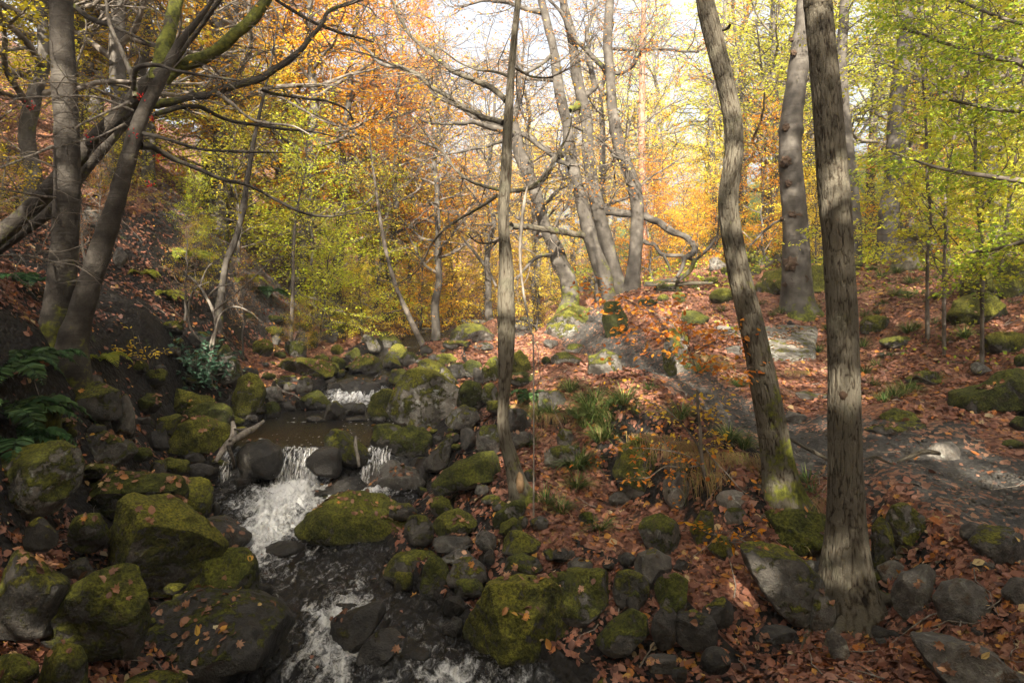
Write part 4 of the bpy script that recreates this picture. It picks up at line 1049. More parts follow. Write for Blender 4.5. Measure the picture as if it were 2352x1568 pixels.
# ------------------------------------------------------------------ near trees
def stem(mb, rows, sides=24, step=.06, bark='grey', flare=0, seed=0, moss=(0, 1), bumps=()):
    """rows of x y z r; a tapering trunk or limb with real bark relief. moss=(base amount, fade length)"""
    s = spline(rows, step); p, r = s[:, :3], np.maximum(s[:, 3], .002)
    t = norm(np.gradient(p, axis=0)); l = np.concatenate([[0], np.cumsum(np.linalg.norm(np.diff(p, axis=0), axis=1))])
    m = np.abs(norm(p[-1] - p[0])); ref = np.eye(3)[int(np.argmin(m))]
    u = norm(np.cross(t, ref)); v = np.cross(t, u)
    th = np.arange(sides) * 2 * PI / sides; c, d = np.cos(th), np.sin(th)
    R0 = np.mean(r); n = len(p)
    q = np.stack([np.broadcast_to(c * 1.0, (n, sides)) * R0, np.broadcast_to(d, (n, sides)) * R0, np.broadcast_to(l[:, None], (n, sides))], -1).reshape(-1, 3)
    fiss = np.zeros(len(q))
    if bark == 'oak':
        rid = np.abs(fbm(q * [52, 52, 6.5] + fbm(q * [9, 9, 6], 3, 2)[:, None] * .45, seed, 2)) * 3.2
        fiss = np.clip(rid, 0, 1); dz = (np.sqrt(fiss) - .7) * .011 + fbm(q * [3, 3, 1.5], seed + 5, 2) * .006
    elif bark == 'pine':
        dz = fbm(q * [14, 14, 6], seed, 3) * .012
    else:
        dz = fbm(q * [5, 5, 2], seed, 3) * .014 + fbm(q * [2, 2, 9], seed + 4, 2) * .004
    dz = dz.reshape(n, sides) * np.minimum(1, r / .07)[:, None]
    rr = r[:, None] + dz
    if flare:
        ph = seed * 1.7
        lob = 1 + .55 * np.cos(3 * th + ph) + .35 * np.cos(5 * th + ph * 2)
        rr = rr + r[:, None] * flare * np.exp(-l / (r[0] * 2.0))[:, None] * np.maximum(lob, -.2)[None, :] * .5
    for (bl, bw, ba) in bumps:
        rr = rr * (1 + ba * np.exp(-((l - bl) / bw) ** 2))[:, None]
    V = p[:, None] + rr[..., None] * (u[:, None] * c[None, :, None] + v[:, None] * d[None, :, None])
    i = np.arange(n - 1)[:, None] * sides; j = np.arange(sides)[None]; k = (j + 1) % sides
    Fq = np.stack([i + j, i + k, i + sides + k, i + sides + j], -1).reshape(-1, 4)
    ms = np.repeat(moss[0] * np.exp(-l / moss[1]) + (moss[2] if len(moss) > 2 else 0), sides)
    if not hasattr(mb, 'X'): mb.X = {}
    mb.X.setdefault('fiss', []).append(fiss); mb.add(V.reshape(-1, 3), Fq, ms)
    return s
def rows_of(reg, flat, Y0, Y1=None):
    v = np.array(flat, float).reshape(-1, 3); n = len(v); Y1 = Y0 if Y1 is None else Y1; out = []
    s = REG[reg][2]
    for k, (x, y, w) in enumerate(v):
        Y = Y0 + (Y1 - Y0) * k / max(1, n - 1); a, b = R(reg, x, y)
        out.append([*P(a, b, Y), w * s * Y / F / 2])
    return np.array(out)
class Tree:
    def __init__(s, label, Y, bark, reg, trunk, cat='tree', group=None, flare=.5, moss=(.7, 1.0), sides=24, step=.06, seed=0, bumps=(), Y1=None, name='tree', up=0):
        s.rng = np.random.default_rng(500 + seed); s.bark = bark; s.Y = Y; s.seed = seed
        rw = rows_of(reg, trunk, Y, Y1)
        g = float(gz(rw[0, 0], rw[0, 1])); b = rw[0].copy(); b[2] = min(g - .2, b[2] - .15); b[3] *= 1.1
        rw = np.vstack([b, rw]) if b[2] < rw[0, 2] - .05 else rw
        if up:   # carries on above the frame
            d = norm(rw[-1, :3] - rw[-3, :3]); a = rw[-1].copy(); a[:3] += d * up * .5 + [0, 0, up * .1]; a[3] *= .72; e = a.copy(); e[:3] += d * up * .4 + [0, 0, up * .2]; e[3] *= .35
            rw = np.vstack([rw, a, e])
        s.base = np.array([rw[0, 0], rw[0, 1], max(g, rw[0, 2])])
        s.root = empty(name, s.base); tag(s.root, label, cat, group)
        mb = MB(); s.tr = stem(mb, rw, sides, step, bark, flare, seed, moss, bumps)
        s.part('trunk', mb.mesh('trunk', s.base), M['bark_' + bark])
        s.tw = MB(); s.LF = Leaves(); s.limbs = []
    def part(s, name, me, mat):
        o = link(name, me, mat); o.parent = s.root; return o
    def limb(s, reg, flat, dY=0, bark=None, moss=(.2, .8, .1), sides=10, twigs=None, name='limb', Y=None):
        Y0 = Y or s.Y; mb = MB(); rw = spline(rows_of(reg, flat, Y0, Y0 + dY), .22); jt = fbm(rw[:, :3] * 2.3, s.seed + 7, 3); j2 = fbm(rw[:, :3] * 2.3 + 40, s.seed + 8, 3); rw[1:-1, 2] += (jt * np.minimum(rw[:, 3] * .9, .05))[1:-1]; rw[1:-1, 0] += (j2 * np.minimum(rw[:, 3] * .9, .05))[1:-1]
        r = stem(mb, rw, sides, .05, bark or s.bark, 0, s.seed + len(s.limbs) + 3, moss)
        s.part(name, mb.mesh(name, s.base), M['bark_' + (bark or s.bark)]); s.limbs.append(r)
        if twigs: s.twig(r, **twigs)
        return r
    def twig(s, r, n=10, L=1.0, t0=.15, lv=1, maxl=3, k=(6, 5, 4), dens=0, leaf=.06, flat=.4, rad=.012, seg=.12, wig=.22, up=.1, **kw):
        c = dict(k=k, dens=dens, leaf=leaf, flat=flat, seg=seg, wig=wig, rmin=kw.pop('rmin', .0028), **kw)
        for t in np.linspace(t0, 1, n):
            i = min(int(t * (len(r) - 1)), len(r) - 2); d = norm(r[i + 1, :3] - r[i, :3])
            sd = norm(np.cross(d, s.rng.normal(0, 1, 3))); nd = d * .6 + sd * .8 + np.array([0, 0, up])
            grow(s.tw, s.LF if dens > 0 else None, r[i, :3], nd, L * s.rng.uniform(.55, 1.2), min(rad, r[i, 3] * .7), lv, maxl, s.rng, c)
    def crown_up(s, n=7, L=3.0, dens=10, leaf=.08, t0=.7, k=(6, 5, 4)):
        s.twig(s.tr, n=n, L=L, t0=t0, lv=0, maxl=2, k=k, dens=dens, leaf=leaf, rad=.06, seg=.3, wig=.15, up=.5, rmin=.004)
    def done(s, pal=None, twbark='twig', keep=None):
        if s.tw.n: s.part('twigs', s.tw.mesh('twigs', s.base), M['bark_' + twbark])
        if s.LF.p and s.LF.count() > 0: s.part('foliage', s.LF.mesh('foliage', s.rng, s.base, fine=True, keep=keep), M[pal])
        return s

# --- the pair on the left bank
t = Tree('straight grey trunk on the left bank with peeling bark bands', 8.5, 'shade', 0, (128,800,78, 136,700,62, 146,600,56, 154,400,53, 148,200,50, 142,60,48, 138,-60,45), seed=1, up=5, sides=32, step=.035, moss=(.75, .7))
t.twig(t.tr, n=24, L=1.6, t0=.14, lv=1, maxl=3, k=(6, 6, 5), rad=.010, up=.0, wig=.28, rmin=.0022)
t.crown_up(6, 3.2, 12, .08); t.done('olive')
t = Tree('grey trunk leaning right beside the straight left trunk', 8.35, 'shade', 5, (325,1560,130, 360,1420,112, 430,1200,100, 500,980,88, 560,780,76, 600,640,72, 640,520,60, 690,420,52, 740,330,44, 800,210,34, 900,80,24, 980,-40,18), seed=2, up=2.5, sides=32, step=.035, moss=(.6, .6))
t.limb(5, (630,655,40, 690,660,30, 760,700,26, 850,745,21, 1000,805,18, 1150,845,16, 1330,940,13, 1450,973,10, 1560,965,7, 1680,945,5), dY=1.6, twigs=dict(n=10, L=.8, rad=.008, lv=2, t0=.3))
t.limb(5, (610,440,30, 595,350,26, 540,220,20, 495,90,16, 475,-20,14), dY=.4, bark='dead', twigs=dict(n=5, L=.7, rad=.006, lv=2))
t.limb(5, (640,600,22, 800,640,16, 950,680,13, 1120,685,11, 1300,690,6), dY=-.5, twigs=dict(n=8, L=.7, rad=.007, lv=2))
t.limb(5, (600,400,24, 610,330,22, 650,292,20, 730,298,18, 830,325,16, 1000,352,12, 1080,365,7), dY=-.8, twigs=dict(n=8, L=.6, rad=.007, lv=2))
for fl in ((580,460,16, 480,500,13, 400,540,11, 335,580,8), (600,500,14, 440,440,10, 260,435,8, 60,445,5), (590,470,12, 420,400,9, 250,370,7, 0,400,4), (235,660,14, 150,700,12, 60,735,10, -40,770,8),
           (250,890,12, 120,870,9, 0,850,6), (240,1180,10, 120,1150,7, 0,1150,5), (560,560,12, 430,620,8, 330,640,6)):
    t.limb(5, fl, dY=-1.0, bark='dead', moss=(0, 1), twigs=dict(n=9, L=1.0, rad=.006, lv=2, up=.05, wig=.3), name='bare_branch')
b = t.root
for (x, y) in ((405,622), (640,440), (728,580), (712,708), (605,600), (140,480), (685,540), (675,830)):
    mb = MB(); c0 = P(*R(5, x, y), 7.9)
    for _ in range(10):
        o = t.rng.normal(0, .024, 3); a = c0 + o; mb.tube([a - [0, 0, .009], a - [0, 0, .005], a + [0, 0, .005], a + [0, 0, .009]], [.002, .007, .007, .002], 6)
    t.part('berry_cluster', mb.mesh('berry_cluster', t.base), M['berry'])
t.done()
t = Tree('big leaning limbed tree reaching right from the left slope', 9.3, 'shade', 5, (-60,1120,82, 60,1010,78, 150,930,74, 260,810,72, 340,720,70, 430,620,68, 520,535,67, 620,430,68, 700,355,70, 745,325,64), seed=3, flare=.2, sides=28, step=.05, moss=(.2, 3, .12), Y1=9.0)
t.Y = 9.0
t.limb(5, (690,370,70, 720,290,68, 745,200,66, 775,90,62, 800,-20,58, 820,-160,46), dY=.6, sides=20, moss=(.4, 2, .3), twigs=dict(n=5, L=.8, rad=.01, lv=2))
t.limb(5, (735,360,66, 850,285,62, 930,235,58, 1060,150,54, 1140,80,46, 1220,-15,42, 1330,-150,30), dY=.3, sides=20, moss=(.5, 2, .38), twigs=dict(n=8, L=.9, rad=.01, lv=1))
t.limb(5, (690,380,30, 780,285,26, 870,170,24, 950,55,22, 1010,-30,20), dY=-.4, sides=12, twigs=dict(n=6, L=.6, rad=.008, lv=2))
t.limb(5, (660,480,46, 720,480,42, 830,455,36, 950,420,34, 1080,385,32, 1190,345,30, 1310,265,28, 1400,165,25, 1450,90,22, 1490,45,20, 1570,20,16, 1660,-10,12), dY=.9, sides=14, moss=(.2, 2, .2), twigs=dict(n=16, L=1.0, rad=.01, lv=1, dens=4, leaf=.05))
t.limb(5, (700,515,26, 800,495,24, 900,485,20, 1000,520,18, 1100,550,16, 1250,575,12, 1400,590,9, 1520,620,6), dY=1.2, twigs=dict(n=12, L=.8, rad=.008, lv=2))
t.limb(5, (1180,405,18, 1300,430,16, 1450,452,13, 1550,490,10, 1590,545,7), dY=.8, Y=9.6, twigs=dict(n=8, L=.6, rad=.007, lv=2, dens=3, leaf=.05))
t.limb(5, (980,420,18, 1060,480,16, 1150,545,15, 1230,560,12, 1330,570,8, 1400,610,5), dY=-.3, Y=8.9, bark='dead', name='dead_branch', moss=(0, 1))
t.limb(5, (320,20,28, 400,75,24, 500,115,20, 600,160,14, 680,200,9), dY=.4, Y=10.0, twigs=dict(n=8, L=.9, rad=.008, lv=2))
t.limb(5, (1220,-20,14, 1300,40,13, 1420,105,12, 1540,155,11, 1680,190,9), dY=.6, Y=9.6, twigs=dict(n=10, L=.8, rad=.007, lv=2, dens=5, leaf=.05))
t.done('orange')
t = Tree('second dark leaning trunk close below the big leaning tree', 9.7, 'shade', 5, (-60,1150,72, 60,1060,66, 240,930,60, 380,760,56, 480,650,50, 560,560,44, 640,470,34, 700,430,22), seed=4, flare=.2, sides=20, moss=(.1, 2, .1)); t.done()

# --- slender split trunk by the water
t = Tree('slender split-barked tree standing by the water', 7.8, 'oak', 0, (1198,1150,50, 1186,1105,38, 1172,1050,32, 1160,1005,28, 1155,960,26, 1158,900,27, 1162,820,34, 1163,740,38, 1162,680,36, 1163,620,30, 1158,540,27, 1156,480,26, 1162,400,26, 1166,300,21, 1172,200,17, 1180,100,15, 1192,-20,12), seed=5, flare=1.3, sides=56, step=.02, moss=(.85, .35), up=1.6)
TWB = dict(n=14, L=1.1, rad=.009, lv=1, dens=1.2, leaf=.05, k=(6, 5, 4), wig=.26)
t.limb(6, (712,455,30, 660,410,26, 600,380,24, 470,322,22, 400,270,20, 340,215,18, 270,150,16, 225,70,14, 200,10,12, 160,-30,9), dY=2.4, twigs=TWB)
t.limb(6, (700,555,26, 640,545,24, 560,508,22, 460,450,20, 390,400,18, 290,322,14, 190,285,10, 60,240,6, -60,215,4), dY=3.4, twigs=TWB)
t.limb(6, (690,855,18, 620,840,16, 560,820,14, 480,760,12, 430,690,10, 330,640,7, 240,600,4), dY=1.6, twigs=dict(TWB, n=9, L=.8))
t.limb(6, (672,880,16, 560,950,13, 430,1035,11, 370,1110,8, 310,1220,6, 210,1285,4), dY=1.2, twigs=dict(TWB, n=8, L=.7))
t.limb(6, (715,862,20, 800,850,18, 860,810,16, 910,750,14, 940,690,11, 990,610,8, 1010,500,5), dY=1.3, twigs=dict(TWB, n=8, L=.7))
t.limb(6, (668,1290,16, 640,1240,14, 590,1170,13, 545,1110,11, 512,1065,8), dY=.2, bark='dead', name='dead_branch', moss=(0, 1))
t.limb(6, (690,1080,12, 620,1095,10, 570,1085,8, 540,1050,5), dY=-.2, twigs=dict(TWB, n=4, L=.4))
t.limb(6, (720,345,14, 640,322,12, 560,310,10, 450,250,7, 380,180,4), dY=1.2, twigs=dict(TWB, n=8, L=.9))
t.limb(6, (735,300,12, 820,345,10, 920,350,8), dY=.6, twigs=dict(TWB, n=5, L=.8))
mb = MB(); c0 = P(1194, 1112, 7.70)
mb.tube([c0 + [-.01, .05, -.13], c0 + [0, 0, -.1], c0 + [.005, -.02, 0], c0 + [0, 0, .1], c0 + [-.01, .05, .13]], [.012, .038, .048, .036, .01], 12)
t.part('branch_scar', mb.mesh('branch_scar', t.base), M['cutwood']); t.done('gold')
t = Tree('thin pale dead stick hanging beside the slender tree', 7.4, 'dead', 6, (835,1590,8, 825,1500,11, 800,1380,13, 780,1240,14, 775,1120,14, 782,1000,14, 795,900,13, 808,840,9), seed=6, flare=0, sides=8, cat='dead branch', name='dead_branch', moss=(0, 1))
t.limb(2, (1930,215,8, 1975,280,6, 1980,420,5, 2030,580,5, 2110,750,4, 2190,900,3), dY=-.3, bark='dead', name='twig_end'); t.done()

# --- curved trunk and thick trunk at the right
t = Tree('curved leaning oak trunk rising from the mossy ledge', 7.2, 'oak', 0, (1808,1185,92, 1800,1150,80, 1790,1090,68, 1774,990,61, 1758,900,59, 1738,800,57, 1715,700,52, 1696,620,49, 1684,555,47, 1675,500,46, 1673,450,45, 1681,390,43, 1686,340,42, 1682,270,42, 1666,190,41, 1645,110,40, 1628,40,40, 1612,-40,38), seed=7, flare=1.1, sides=110, step=.014, moss=(.55, 1.4, .12), up=5)
T11 = t
t.limb(7, (290,135,18, 320,130,16, 335,115,13), dY=-.2, name='branch_stub')
t.crown_up(7, 3.0, 10, .08); t.done('lime')
t = Tree('thick straight fissured oak trunk in the right foreground', 6.1, 'oak', 0, (1958,1420,150, 1952,1350,112, 1948,1280,92, 1946,1200,79, 1943,1080,72, 1940,950,69, 1937,800,67, 1932,680,67, 1922,520,66, 1912,400,64, 1902,260,62, 1890,130,60, 1878,0,58, 1872,-60,56), seed=8, flare=.7, sides=140, step=.012, moss=(.3, .35, 0), up=5.5)
mb = MB(); c0 = P(1936, 905, 6.012)
mb.tube([c0 + [0, .03, -.05], c0 + [0, -.008, -.03], c0 + [0, -.012, 0], c0 + [0, -.004, .03], c0 + [0, .03, .05]], [.01, .035, .042, .03, .01], 12); t.part('knot', mb.mesh('knot', t.base), M['burr'])
t.crown_up(7, 3.2, 9, .08); t.done('lime')

def roots(t, n, L, r, seed, a0=0, span=6.28):
    g = np.random.default_rng(seed); b = t.base
    for i in range(n):
        a = a0 + span * (i + g.uniform(-.25, .25)) / n; d = np.array([cos(a), sin(a)]); q = []; l = L * g.uniform(.6, 1.2); p = b[:2] + d * .10
        for k in range(8):
            u = k / 7; z = float(gz(p[0], p[1])) + r * (.75 - 1.5 * u) + .16 * max(0, 1 - u * 4); q.append([p[0], p[1], z, r * (1 - .75 * u)]); d = norm(d + g.normal(0, .22, 2)); p = p + d * l / 7
        mb = MB(); stem(mb, np.array(q), 12, .03, 'oak', 0, seed + i, (.35, .6, .1)); t.part('root', mb.mesh('root', b), M['bark_oak'])
roots(t, 8, .75, .065, 5)
roots(T11, 6, .6, .055, 6)

# --- burr-covered oak
t = Tree('tall grey oak with bristly burrs standing above the slab', 16.0, 'grey', 0, (1832,722,96, 1830,700,74, 1829,640,62, 1828,560,56, 1822,450,53, 1815,370,50, 1816,300,47, 1828,200,45, 1842,100,44, 1850,30,42, 1857,-40,40), seed=9, flare=.3, sides=36, step=.06, moss=(.75, .6), up=6, bumps=((4.45, .10, .16),))
for (x, y, w) in ((590,572,34), (588,730,50), (603,825,34), (632,967,50), (617,1190,72), (650,1258,70), (622,238,26), (570,985,18), (580,1282,22), (612,180,20)):
    c0 = P(*R(7, x, y), 15.8); p, Fc = ico(4); rr = w * .51 * 16 / F * .55
    V = p * rr * (1 + fbm(p * 2.5, int(x), 4) * .3 + np.abs(fbm(p * 7, int(y), 3)) * .22)[:, None] * [.9, .6, .8] + c0
    me = make_mesh('burr', V - t.base, [Fc], {'moss': np.full(len(V), .15)}); t.part('burr', me, M['burr'])
t.limb(7, (600,985,12, 540,1000,12, 490,1040,11, 440,1090,9, 415,1135,6), dY=-.8, twigs=dict(n=3, L=.6, rad=.01, lv=2))
t.crown_up(9, 4.0, 9, .09, t0=.6); t.done('lime')

# --- leaning beeches in the middle
GB = 'beeches leaning over the stream'
TB = dict(n=13, L=2.0, rad=.016, lv=1, dens=2.6, leaf=.07, k=(7, 7, 4), seg=.2, wig=.24, rmin=.005)
t = Tree('leaning beech with a swollen foot left of the other beeches', 19.0, 'grey', 6, (985,1420,90, 1000,1340,74, 985,1240,72, 955,1190,74, 930,1110,66, 895,1040,58, 865,950,54, 840,860,56, 800,760,58, 770,680,56, 755,600,54, 745,540,40, 765,470,26, 770,380,20, 760,280,14), seed=10, flare=.5, sides=28, step=.08, moss=(.8, 1.2, .05), group=GB, up=2)
t.limb(6, (752,600,38, 690,560,36, 600,530,34, 520,490,32, 430,440,30, 370,385,28, 300,330,24, 230,300,20, 150,285,16, 60,200,12, -20,160,8), dY=2, sides=14, twigs=TB)
t.limb(6, (760,605,30, 680,580,26, 600,555,22, 520,550,18, 420,560,12, 330,545,7), dY=-2, twigs=TB)
t.limb(6, (765,600,30, 830,625,26, 900,675,24, 960,720,22, 1000,745,18), dY=-.6, twigs=dict(TB, n=6))
t.limb(6, (745,620,20, 660,650,16, 560,670,13, 460,690,10, 300,735,6), dY=1.5, twigs=TB)
t.limb(6, (925,1150,24, 860,1160,20, 800,1200,14, 760,1260,9), dY=-.8, twigs=dict(TB, n=5, L=1.2))
t.limb(6, (870,930,16, 960,850,14, 1040,830,10, 1100,820,6), dY=-.8, twigs=dict(TB, n=5, L=1.2))
t.done('gold')
t = Tree('foremost of three leaning beeches rooted in a mossy hump', 18.6, 'grey', 6, (1168,1500,84, 1168,1400,74, 1165,1320,72, 1150,1240,72, 1120,1160,68, 1090,1070,64, 1065,960,60, 1040,860,56, 1020,780,54, 1000,680,50, 985,560,48, 960,460,46, 945,360,44, 925,220,40, 900,120,38, 875,20,36, 862,-50,34), seed=11, flare=.5, sides=28, step=.08, moss=(.8, 1.4, .05), group=GB, up=4)
t.limb(6, (1070,1065,32, 1010,1050,30, 930,1042,28, 860,1030,27, 790,1020,27, 735,1018,28), dY=-1.6, bark='oak', sides=14, name='broken_limb', moss=(.2, 1, .1))
t.limb(6, (965,700,28, 940,690,26, 900,770,28, 850,830,26, 800,850,22, 740,858,18, 660,850,12, 590,830,8), dY=-2, sides=12, twigs=TB)
t.limb(6, (930,360,24, 850,352,22, 770,345,18, 640,320,14, 540,295,9), dY=1.5, twigs=TB)
t.limb(6, (915,250,22, 870,290,18, 800,330,14, 760,300,10), dY=-1.5, twigs=TB)
t.limb(6, (870,60,24, 790,40,20, 720,10,16, 600,5,12, 480,45,8), dY=1.5, twigs=TB)
t.limb(6, (1000,740,22, 940,720,20, 860,660,18, 800,610,14), dY=-.6)
t.limb(6, (1020,800,18, 1000,920,16, 960,960,13, 900,1080,10, 860,1090,6), dY=-1, twigs=dict(TB, n=6, L=1.1))
t.crown_up(8, 3.6, 5, .08); t.done('rust')
t = Tree('darker beech with a low curling limb behind the foremost beech', 20.0, 'grey', 6, (1225,1330,70, 1210,1260,66, 1180,1150,64, 1150,1040,62, 1120,920,62, 1095,800,54, 1080,680,54, 1075,560,52, 1050,440,52, 1030,340,50, 1018,240,46, 1000,130,40, 975,40,36, 960,-40,32), seed=12, flare=.4, sides=28, step=.08, moss=(.5, 1, .02), group=GB, up=4)
t.limb(6, (1160,950,44, 1230,955,38, 1340,975,34, 1400,1000,32, 1470,1045,32, 1540,1085,30, 1562,1120,28, 1545,1145,26, 1515,1160,22, 1500,1210,16, 1480,1250,10), dY=-2.5, sides=14, moss=(.1, 1, .1), twigs=dict(TB, n=4, L=.8))
t.limb(6, (1075,470,32, 1060,430,30, 1110,400,26, 1090,300,24, 1075,200,22, 1090,100,18, 1110,20,14, 1120,-40,10), dY=1, twigs=TB)
t.limb(6, (1040,470,40, 1020,490,30, 1000,500,22), dY=-1, moss=(.9, 2, .5), name='mossy_stub')
t.limb(6, (1165,330,26, 1120,280,24, 1060,225,22, 1010,160,20, 980,90,18, 930,30,14, 890,-20,10), dY=-.6, twigs=TB)
t.limb(6, (1105,620,16, 1160,650,13, 1200,700,10, 1260,730,6), dY=-1, twigs=TB)
t.limb(6, (1060,590,18, 1020,575,16, 980,600,12, 960,680,8), dY=-1, twigs=dict(TB, n=5, L=1.0))
t.crown_up(8, 3.6, 6, .08); t.done('rust')
t = Tree('right beech of the leaning three with a pale sunlit foot', 19.6, 'grey', 6, (1270,1350,84, 1280,1280,66, 1292,1160,58, 1300,1040,56, 1302,930,58, 1285,840,60, 1250,740,58, 1222,660,54, 1200,560,50, 1185,450,46, 1182,340,44, 1170,220,42, 1172,100,40, 1178,0,38, 1182,-50,36), seed=13, flare=.5, sides=28, step=.08, moss=(.5, .5, .02), group=GB, up=4, Y1=19.2)
t.limb(6, (1320,1080,22, 1370,1105,20, 1420,1150,18, 1500,1145,16, 1560,1165,16, 1620,1130,14, 1660,1060,10, 1670,980,6), dY=-2.2, twigs=dict(TB, n=4, L=.8))
t.limb(6, (1420,1150,16, 1440,1190,14, 1450,1220,9), dY=0, Y=18.3)
t.limb(6, (1560,1170,20, 1540,1215,20, 1480,1255,18, 1400,1265,18, 1340,1275,14), dY=1, Y=17.5, moss=(.3, 1, .3))
t.limb(6, (1200,330,20, 1260,320,18, 1290,290,14, 1320,230,9), dY=-1, twigs=TB)
t.limb(6, (1190,220,22, 1280,225,18, 1400,225,14, 1500,230,12, 1580,235,7), dY=-1.5, twigs=TB)
t.limb(6, (1250,740,14, 1200,690,12, 1150,640,10, 1105,610,8), dY=-.6)
t.crown_up(8, 3.6, 6, .08); t.done('rust')

# --- mid-distance stems
MID = dict(n=9, L=1.3, rad=.012, lv=1, dens=3, leaf=.06, k=(5, 5, 4), seg=.18, rmin=.005)
t = Tree('dark slender stem curving up beside the grey scree', 15.0, 'grey', 5, (985,1420,34, 1000,1300,30, 1020,1180,28, 1060,1080,28, 1095,940,26, 1115,800,22, 1150,600,19, 1190,420,15, 1225,260,10, 1250,100,6), seed=14, sides=14, step=.1, moss=(.2, 1)); t.twig(t.tr, t0=.35, **dict(MID, n=14)); t.done('olive')
t = Tree('thin upright stem rising from the mossy rocks upstream', 17.5, 'twig', 5, (1312,1530,22, 1316,1400,18, 1320,1250,17, 1322,1120,16, 1330,1000,13, 1350,880,9, 1380,760,6), seed=15, sides=10, step=.1, moss=(.2, 1)); t.twig(t.tr, t0=.35, **dict(MID, n=18, L=1.7, dens=10)); t.done('lime')
t = Tree('thin dark stem leaning left over the upstream rocks', 19.5, 'twig', 6, (350,1580,34, 300,1480,26, 240,1350,22, 205,1260,20, 170,1130,18, 145,990,16, 128,870,14, 110,740,11, 95,600,8), seed=16, sides=12, step=.1, moss=(.1, 1)); t.limb(6, (128,870,9, 60,930,7, -40,965,4), dY=-.4); t.twig(t.tr, t0=.4, **dict(MID, n=14, L=1.6, dens=7)); t.done('gold')
t = Tree('bare twisted shrub on the bank beside the black scar', 12.6, 'dead', 5, (950,1560,16, 975,1480,14, 960,1400,13, 930,1340,12, 900,1290,10, 850,1240,7), seed=17, flare=0, sides=8, cat='shrub', name='bare_shrub', moss=(0, 1))
for fl in ((930,1560,12, 860,1480,10, 850,1380,9, 880,1300,7, 940,1270,5), (960,1560,12, 990,1420,10, 1080,1380,8, 1180,1450,5), (960,1400,9, 1050,1330,8, 1160,1230,6, 1290,1100,4), (900,1290,8, 940,1200,6, 1020,1150,4), (940,1330,8, 990,1290,7, 1100,1270,5)):
    t.limb(5, fl, dY=-.4, bark='dead', twigs=dict(n=5, L=.5, rad=.005, lv=2), moss=(0, 1))
t.done()
t = Tree('pinkish pine trunk standing behind the leaning beeches', 30.0, 'pine', 6, (1335,1170,36, 1328,1000,33, 1325,800,32, 1322,600,30, 1324,400,28, 1326,200,25, 1330,60,20, 1332,-60,16), seed=18, sides=16, step=.15, flare=.2, moss=(0, 1)); t.twig(t.tr, **dict(MID, n=16, L=2.0, t0=.35, rad=.03, dens=1)); t.done('rust')
t = Tree('tall trunk with a swollen collar on the right hillside', 20.0, 'grey', 7, (1035,1215,110, 1042,1150,84, 1048,1050,82, 1052,960,84, 1068,850,78, 1082,700,76, 1086,560,74, 1094,430,72, 1108,320,70, 1122,200,64, 1130,80,58, 1136,-40,52), seed=19, sides=32, step=.07, flare=.5, moss=(.65, .8), up=6, bumps=((3.2, .12, .16), (3.5, .3, .06), (8.4, .12, .10)))
t.crown_up(12, 4.2, 9, .09, t0=.5); t.done('lime')
for lab, Y, tr, pal, sd in (('slim pale trunk just right of the collared tree', 27, (1150,1030,48, 1152,900,40, 1156,700,36, 1168,520,34, 1178,330,30, 1190,100,24, 1195,-40,20), 'lime', 20),
    ('grey trunk half hidden behind the thick straight trunk', 22, (900,1030,52, 888,850,48, 868,650,46, 848,450,46, 838,250,44, 848,100,42, 852,-40,38), 'lime', 21),
    ('forked pale trunk between the burr oak and thick trunk', 27, (732,1085,44, 722,980,36, 708,850,34, 704,700,32, 698,560,30, 690,440,26, 685,250,20, 680,50,14), 'orange', 22),
    ('straight trunk among the yellow leaves on the right', 30, (968,830,40, 978,650,36, 985,480,34, 1000,300,30, 1015,100,24, 1020,-40,20), 'lime', 23),
    ('pale trunk deep in the wood near the right edge', 26, (1488,850,46, 1490,650,42, 1496,480,40, 1506,300,36, 1515,100,30, 1520,-40,26), 'green', 24),
    ('thin grey trunk left of the curved leaning oak', 33, (498,1060,32, 492,900,27, 486,720,24, 490,500,20, 510,300,16, 520,100,12), 'orange', 25),
    ('pale reddish trunk behind the curved leaning oak', 30, (262,1170,36, 262,950,32, 258,750,30, 248,600,28, 262,420,24, 290,250,18), 'orange', 26),
    ('lit trunk beside the right edge of the wood', 30, (1365,760,36, 1370,600,33, 1375,430,30, 1390,200,24, 1400,-30,18), 'green', 27),
    ('narrow bright trunk in the far right trees', 34, (1556,700,30, 1558,550,28, 1562,380,24, 1570,150,20, 1575,-40,16), 'lime', 28)):
    t = Tree(lab, Y, 'grey', 7, tr, seed=sd, sides=16, step=.15, flare=.3, moss=(.3, .6), group='trees standing in the right-hand wood', up=4)
    if sd == 22: t.limb(7, (690,720,20, 672,630,18, 658,560,14, 640,470,9), dY=.5)
    t.twig(t.tr, n=16, L=2.8, t0=.35, lv=1, maxl=3, k=(6, 5, 4), dens=7, leaf=.1, rad=.03, seg=.3, rmin=.006, up=.25); t.done(pal)
